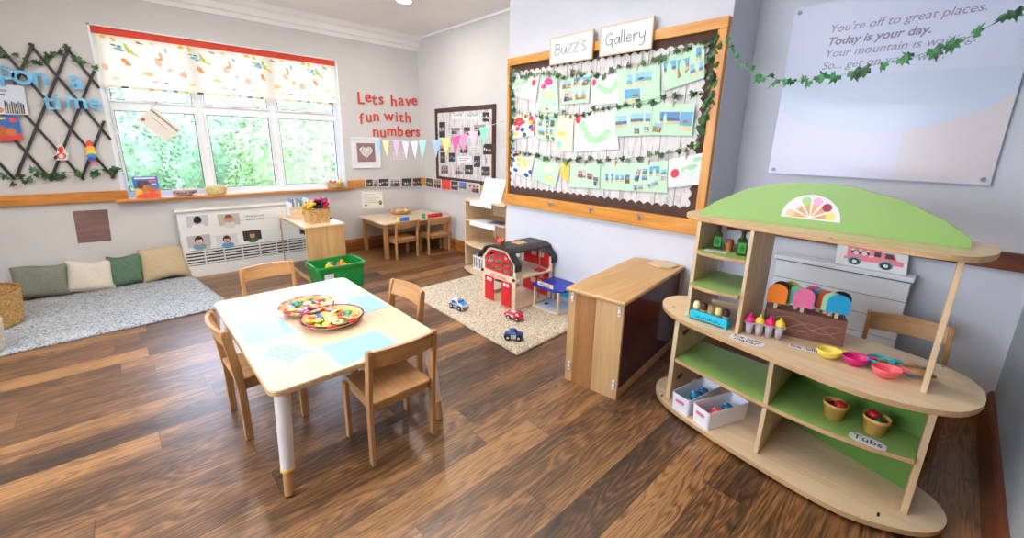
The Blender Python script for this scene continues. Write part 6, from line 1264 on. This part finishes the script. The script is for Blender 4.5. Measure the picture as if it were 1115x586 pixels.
for i, (c, nm) in enumerate((((240, 226, 170), 'cream scoop at the left end'), ((70, 48, 40), 'dark brown scoop second from left'), ((176, 144, 92), 'tan scoop in the middle'), ((240, 224, 150), 'cream scoop second from right'), ((60, 40, 32), 'dark chocolate scoop at the right end'))):
    p = a+ux*(.022+.039*i)+uy*.03; k = thing('toy_cone', 'toy cone with a %s of the cyan holder' % nm, 'toy ice cream', (p.x, p.y, CZ+.053), 'toy cones in the cyan holder'); zc = CZ+.053
    part('cone', MB().lathe([(.014, zc), (.017, zc+.004), (.0185, zc+.006), (.0185, zc+.010), (.0001, zc+.010)], col(214, 160, 100), (p.x, p.y, 0), 16), k)
    part('scoop', MB().lathe([(.0185, zc+.0105), (.0195, zc+.014), (.018, zc+.020), (.0192, zc+.028), (.017, zc+.040), (.010, zc+.048), (.0001, zc+.050)], col(*c, .4), (p.x, p.y, 0), 18), k)
# ---- lolly maker
a, b = Vector((2.245, .600, CZ)), Vector((2.290, .478, CZ)); ux = (b-a).normalized(); uy = Vector((-ux.y, ux.x, 0))
t = thing('lolly_maker', 'clear plastic lolly maker with four cups on the counter', 'lolly maker', tuple((a+b)/2)); rotm = Matrix((ux, uy, Vector((0, 0, 1)))).transposed()
m = MB(); m.prism(rrect(-.026, (b-a).length+.026, -.024, .024, .012, 4), 'z', .064, .069, M['clear'], .001); m.v = [a+rotm @ v for v in m.v]; part('rim', m, t)
for i in range(4):
    p = a+(b-a)*i/3; m = MB(); m.lathe([(.0001, CZ), (.0135, CZ), (.0195, CZ+.063), (.0185, CZ+.063), (.0125, CZ+.004), (.0001, CZ+.004)], M['clear'], (p.x, p.y, 0), 18); part('cup', m, t)
for i in range(4):
    p = a+(b-a)*i/3; c = ((226, 30, 120), (246, 206, 70))[i % 2]; z = CZ+.0695
    m = MB(); m.lathe([(.0001, z), (.021, z), (.0225, z+.006), (.020, z+.018), (.013, z+.026), (.005, z+.029), (.004, z+.044), (.0001, z+.045)], col(*c, .35), (p.x, p.y, 0), 18); m.obox((p.x+.012, p.y, z+.03), (.016, .005, .01), col(*c, .35), Euler((0, -.5, .8*i)).to_matrix(), .002)
    solo('toy_lolly', m, '%s topped toy lolly, %s, in the clear lolly maker' % (('pink', 'yellow')[i % 2], ('left one of the pair', 'left one of the pair', 'right one of the pair', 'right one of the pair')[i]), 'toy lolly', 'lollies in the lolly maker')
def oval_label(c, rx, ry, z, rot, lines, size, lab, nm='shelf_label'):
    t = thing(nm, lab, 'label', (c[0], c[1], z), 'oval shop labels'); R2 = Matrix.Rotation(rot, 3, 'Z'); u = R2 @ Vector((0, -1, 0)); v = R2 @ Vector((1, 0, 0)); C0 = Vector((c[0], c[1], z+.0006)); N_ = 28
    po = [C0+u*(rx*max(-1, min(1, 1.12*math.cos(2*PI*i/N_))))+v*(ry*max(-1, min(1, 1.12*math.sin(2*PI*i/N_)))) for i in range(N_)]; m = MB(); m.slab(po, Vector((0, 0, 1)), .0012, WH); part('card', m, t)
    for i, s in enumerate(lines): m = MB(); m.text(s, C0+Vector((0, 0, .0014))+v*(size*(.82*(len(lines)-1)/2-.82*i)-size*.28), u, v, size, col(60, 60, 84), .0005, 0, .0004, 'CENTER'); part('lettering', m, t)
oval_label((2.150, .575), .076, .040, CZ, .05, ('Ice lolly', 'maker'), .042, 'white oval label reading ice lolly maker on the counter')
oval_label((2.27, .345), .078, .020, CZ, .20, ('Ice lollies',), .038, 'white label reading ice lollies before the brown lolly block')
oval_label((2.135, .06), .062, .034, .3155, .0, ('Tubs',), .05, 'white oval label reading tubs on the green shelf')
m = MB(); m.slab([(2.235, .875, .971), (2.245, .765, .971), (2.285, .77, .971), (2.275, .875, .971)], Vector((0, 0, 1)), .001, WH)
for i in range(7): m.box(2.252, 2.262, .785+.011*i, .792+.011*i, .9721, .9725, col(150, 150, 160))
solo('shelf_label', m, 'small white label lying on the top green tower shelf', 'label')
# ---- brown block with paddle lollies
a, b = Vector((2.335, .557, CZ)), Vector((2.43, .238, CZ)); ux = (b-a).normalized(); uy = Vector((-ux.y, ux.x, 0)); L = (b-a).length; rotm = Matrix((ux, uy, Vector((0, 0, 1)))).transposed()
t = thing('lolly_block', 'brown painted wooden block holding the paddle lollies', 'stand', tuple((a+b)/2)); m = MB(); CHO = wood('chocolate_paint', (132, 88, 72), (100, 62, 50), 'y', 1.2, .5)
m.obox((L/2, .06, .066), (L, .12, .132), CHO, None, .003); m.v = [a+rotm @ v for v in m.v]; part('block', m, t)
m = MB()
for k in range(3): m.tube([a+rotm @ Vector((L*(.05+.9*i/14), -.0006, .075+.03*math.sin(i*.45+k*2.1)-.01*k)) for i in range(15)], .0012, col(190, 150, 130), 5)
part('scratch_lines', m, t)
for px0, px1, py, row, c, nm in ((842, 859, 306, .055, (44, 34, 34), 'black paddle lolly behind the orange one'), (854, 867, 306, .095, (178, 176, 60), 'olive paddle lolly in the back row'), (860, 876, 311.5, .055, (116, 202, 168), 'mint paddle lolly left of the pink one'), (878, 893, 311, .095, (214, 110, 150), 'rose paddle lolly in the back row'),
                               (885, 900, 315, .075, (96, 146, 172), 'grey blue paddle lolly in the back row'), (889, 912, 316.5, .06, (220, 84, 40), 'red orange paddle lolly in the middle row'), (895, 917, 320, .043, (170, 222, 176), 'pale green paddle lolly behind the cyan one'), (912, 929, 318, .085, (36, 36, 44), 'black paddle lolly at the right end'),
                               (835.7, 857.5, 309, .02, (236, 128, 36), 'orange paddle lolly at the front left'), (864, 887, 314, .02, (226, 118, 158), 'pink paddle lolly at the front middle'), (900, 926, 322.5, .02, (40, 160, 206), 'cyan paddle lolly at the front right')):
    o = a+uy*row; n = uy
    def hit(x, y): d = ray(x, y); tt = (o-Vector((0, 0, EYE))).dot(n)/d.dot(n); return Vector((d.x*tt, d.y*tt, EYE+d.z*tt))
    w0, w1 = hit(px0, py+12), hit(px1, py+12); w = min(.105, max(.082, (w1-w0).length)); x = ((w0+w1)/2-a).dot(ux); z0 = .158; zt = (hit((px0+px1)/2, py).z-CZ); hgt = max(.095, min(.135, zt-z0))
    x = min(L-.03, max(.03, x)); k = thing('paddle_lolly', nm+' in the brown block', 'toy lolly', tuple(a+ux*x+uy*row+Vector((0, 0, .133))), 'paddle lollies in the brown block')
    po = [(x-w/2, z0), (x+w/2, z0), (x+w/2, z0+hgt-w*.45)]+[(x+w/2*math.cos(PI*i/10), z0+hgt-w*.45+w*.45*math.sin(PI*i/10)) for i in range(1, 10)]+[(x-w/2, z0+hgt-w*.45)]
    m = MB(); m.prism(po, 'y', row-.004, row+.004, col(*c, .4), .001); m.v = [a+rotm @ v for v in m.v]; part('paddle', m, k)
    m = MB(); m.box(x-.008, x+.008, row-.003, row+.003, .1325, z0, M['birchz'], .001); m.v = [a+rotm @ v for v in m.v]; part('stick', m, k)
# ---- scoops
def scoop(x, y, ang, c, r, lab):
    k = thing('toy_scoop', lab, 'scoop', (0, 0, 0), 'toy scoops on the counter'); r *= 1.42; C_ = col(*c, .35)
    m = MB(); pr = [(.0001, 0), (r*.45, .001), (r*.8, r*.25), (r*.97, r*.62), (r, r*.8), (r*.94, r*.8), (r*.9, r*.6), (r*.7, r*.28), (r*.4, r*.12), (.0001, r*.1)]; m.lathe(pr, C_, (0, 0, 0), 22, True, .82); m.bar((r*.93, 0, r*.7), (r*1.55, 0, r*.66), r*.5, r*.22, C_, (0, 0, 1), .002); part('bowl', m, k)
    m = MB(); m.tube([(r*1.4, 0, r*.66), (r*2.2, 0, r*.5), (r*3.5, 0, r*.3)], [r*.15, r*.19, r*.13], M['beechy'], 8); part('handle', m, k, 'wooden handle')
    k.location = (x, y, CZ); k.rotation_euler = (0, 0, ang); return k
scoop(2.372, .085, -1.15, (240, 214, 90), .022, 'small pale yellow scoop behind the teal one')
scoop(2.250, .262, -.85, (240, 218, 90), .036, 'yellow scoop nearest the brown lolly block')
scoop(2.262, .168, -.80, (206, 24, 112), .036, 'magenta scoop between the yellow and teal scoops')
scoop(2.318, .092, -.98, (24, 150, 166), .036, 'teal scoop behind the coral one')
scoop(2.232, .062, -.88, (236, 98, 106), .038, 'coral scoop nearest the counter front edge')
scoop(2.325, -.008, -1.0, (90, 160, 214), .018, 'small blue scoop by the right upright post')
# ---- tubs
def tub(x, y, lab, balls, wh):
    z = .3155; k = thing('ice_cream_tub', lab, 'tub', (x, y, z), 'ice cream tubs'); T_ = wood('waxed_tub', (226, 178, 96), (206, 152, 72), 'z', 1., .5)
    m = MB(); m.lathe([(.0001, z), (.035, z), (.0425, z+.060), (.046, z+.061), (.048, z+.078), (.044, z+.078), (.034, z+.006), (.0001, z+.006)], T_, (x, y, 0), 26); part('cup', m, k)
    for i, (dx, dy, dz, r, c, nm) in enumerate(balls): m = MB(); m.sphere((x+dx, y+dy, z+dz), r, col(*c, .25), 14); solo('toy_ball', m, '%s toy ball in the tub %s' % (nm, wh), 'ball', 'balls in the tubs')
tub(2.225, .195, 'wooden ice cream tub on the left on the green shelf', ((-.004, -.016, .068, .024, (190, 40, 36), 'red'), (-.014, .02, .056, .017, (110, 24, 36), 'dark red'), (.02, .012, .05, .017, (150, 30, 60), 'crimson')), 'on the left')
tub(2.23, .052, 'wooden ice cream tub on the right on the green shelf', ((.014, .012, .072, .024, (170, 28, 32), 'red'), (-.012, -.012, .06, .021, (30, 90, 60), 'green'), (-.016, .018, .056, .016, (60, 60, 60), 'grey')), 'on the right')
# ---- bins on the base
def bin_(fl, fr, L, lab, balls, wh):
    z = .0455; A_ = onZ(*fl, z); B_ = onZ(*fr, z); u = (B_-A_).normalized(); v = Vector((-u.y, u.x, 0)); W_ = .115; rotm = Matrix((u, v, Vector((0, 0, 1)))).transposed(); P_ = col(232, 232, 238, .35); h = .105
    k = thing('white_bin', lab, 'bin', (A_.x, A_.y, z), 'white bins on the shop base'); m = MB(); i0 = rrect(.006, W_-.006, .006, L-.006, .012, 3); i1 = rrect(0, W_, 0, L, .014, 3); n = len(i0); cx, cy = W_/2, L/2
    vs = [(x, y, 0) for x, y in i0]+[(x, y, h) for x, y in i1]+[(x+(cx-x)*.05, y+(cy-y)*.02, h) for x, y in i1]+[(x+(cx-x)*.06, y+(cy-y)*.03, .005) for x, y in i0]
    m.add(vs, [(j*n+i, j*n+(i+1) % n, (j+1)*n+(i+1) % n, (j+1)*n+i) for j in range(3) for i in range(n)]+[tuple(range(n))[::-1], tuple(3*n+i for i in range(n))], P_); m.v = [A_+rotm @ p for p in m.v]; part('tub', m, k)
    m = MB(); m.prism(rrect(W_/2-.028, W_/2+.028, .058, .076, .008, 3), 'y', -.0012, .002, col(206, 120, 130)); m.v = [A_+rotm @ p for p in m.v]; part('hand_slot', m, k)
    for x, y, zz, r, c, nm in balls: m = MB(); m.sphere(A_+rotm @ Vector((x, y, zz)), r, col(*c, .25), 14); m.sphere(A_+rotm @ Vector((x-.01, y-.008, zz+r*.75)), r*.35, col(*[min(255, k2+60) for k2 in c], .25), 8); solo('toy_ball', m, '%s in the white bin %s' % (nm, wh), 'ball', 'balls in the white bins')
bin_((729.5, 443.5), (743, 452), .30, 'white plastic bin of teal balls at the left end of the shop base', ((.05, .06, .045, .026, (30, 130, 170), 'teal ball nearest the front'), (.06, .135, .06, .032, (24, 116, 150), 'large teal ball'), (.06, .215, .06, .030, (40, 96, 140), 'blue ball at the back')), 'at the left end')
bin_((751.7, 456), (766.2, 467.5), .30, 'white plastic bin of pink and teal balls second on the shop base', ((.05, .055, .038, .026, (206, 60, 80), 'pink ball nearest the front'), (.06, .12, .045, .030, (214, 70, 90), 'large pink ball'), (.06, .20, .055, .030, (30, 110, 130), 'teal ball at the back')), 'second from the left')
# ---- bottles on the tower shelf
def bottle(x, y, rz, lab):
    z = .9705; k = thing('glass_bottle', lab, 'bottle', (x, y, z), 'bottles on the tower shelf'); G_ = col(54, 66, 30, .12); R2 = Matrix.Rotation(rz, 3, 'Z')
    m = MB(); m.obox((0, 0, .042), (.046, .046, .084), G_, None, .008); m.lathe([(.02, .082), (.012, .094), (.010, .098), (.010, .112)], G_, n=14); m.v = [R2 @ v+Vector((x, y, z)) for v in m.v]; part('glass', m, k)
    m = MB(); m.lathe([(.0125, .1122), (.0125, .126), (.0001, .127)], col(70, 44, 34), n=14); m.v = [R2 @ v+Vector((x, y, z)) for v in m.v]; part('cap', m, k)
    m = MB(); m.box(-.0245, -.0232, -.017, .017, .014, .068, col(60, 150, 60)); m.slab([(-.0246, .010*math.cos(i*.52), .04+.018*math.sin(i*.52)) for i in range(12)], (-1, 0, 0), .0006, col(36, 100, 44)); m.v = [R2 @ v+Vector((x, y, z)) for v in m.v]; part('label', m, k, 'green label')
bottle(2.345, .85, .35, 'dark glass bottle with a green label at the left of the tower shelf'); bottle(2.285, .705, .35, 'dark glass bottle with a green label at the right of the tower shelf')
m = MB(); m.cyl((2.315, .775, .9705), (2.315, .775, 1.03), .019, .019, col(150, 84, 40, .4), 18); m.cyl((2.315, .775, 1.03), (2.315, .775, 1.036), .0195, .017, col(120, 64, 30, .4), 18); solo('wooden_pot', m, 'brown wooden pot between the two glass bottles', 'pot')

# ---- white planked cover behind the counter with a picture on top
t = thing('radiator_cover', 'white planked radiator cover behind the ice cream counter', 'radiator cover', (3.36, .44, 0)); RW2 = col(232, 234, 238, .5); y0, y1 = .085, .785
m = MB()
for i in range(6): m.box(3.30, 3.315, y0, y1, .02+.123*i, .02+.123*(i+1)-.0045, RW2, .002)
m.box(3.306, 3.32, y0, y1, .0, .76, col(120, 122, 130)); part('front_planks', m, t)
m = MB(); m.box(3.285, XF-.032, y0-.012, y1+.012, .762, .79, RW2, .004); part('top', m, t)
for y in (y0, y1-.018): m = MB(); m.box(3.321, XF-.031, y, y+.018, 0, .7615, RW2); part('side', m, t)
q = [Vector((3.40, .478, .925)), Vector((3.40, .13, .93)), Vector((3.335, .115, .7915)), Vector((3.335, .46, .7915))]; n = (q[1]-q[0]).cross(q[3]-q[0]).normalized(); n = n if n.x < 0 else -n
t = thing('picture_card', 'white card with a pink ice cream van picture on the white cover', 'picture', tuple((q[2]+q[3])/2)); m = MB(); m.slab(q, -n, .003, WH); part('card', m, t); m = MB(); PK = col(232, 128, 144)
quad_rect(m, q, .16, .66, .12, .62, PK, n, .0006); m.face([q_uv(q, u, v)+n*.0006 for u, v in ((.66, .24), (.82, .24), (.86, .5), (.95, .54), (.95, .7), (.66, .7))], PK); quad_rect(m, q, .12, .95, .6, .72, PK, n, .0007); quad_rect(m, q, .12, .7, .05, .12, col(80, 170, 180), n, .0007)
quad_rect(m, q, .22, .48, .26, .44, col(50, 44, 50), n, .0009)
for i in range(5): quad_blob(m, q, .24+.055*i, .27, .03, .05, (WH, PK)[i % 2], n, .0012, 8)
quad_blob(m, q, .29, .40, .04, .08, WH, n, .0012); quad_blob(m, q, .41, .40, .04, .08, WH, n, .0012); quad_rect(m, q, .55, .64, .26, .46, col(60, 56, 64), n, .0009); m.face([q_uv(q, u, v)+n*.0009 for u, v in ((.70, .28), (.80, .28), (.835, .48), (.70, .48))], col(60, 56, 64))
quad_blob(m, q, .7, .06, .04, .06, col(206, 70, 80), n, .0009)
for u in (.28, .72): quad_blob(m, q, u, .76, .10, .18, col(70, 150, 156), n, .0010, 16); quad_blob(m, q, u, .78, .075, .14, col(40, 40, 48), n, .0012, 16); quad_blob(m, q, u, .78, .035, .07, WH, n, .0014, 12)
part('print', m, t)
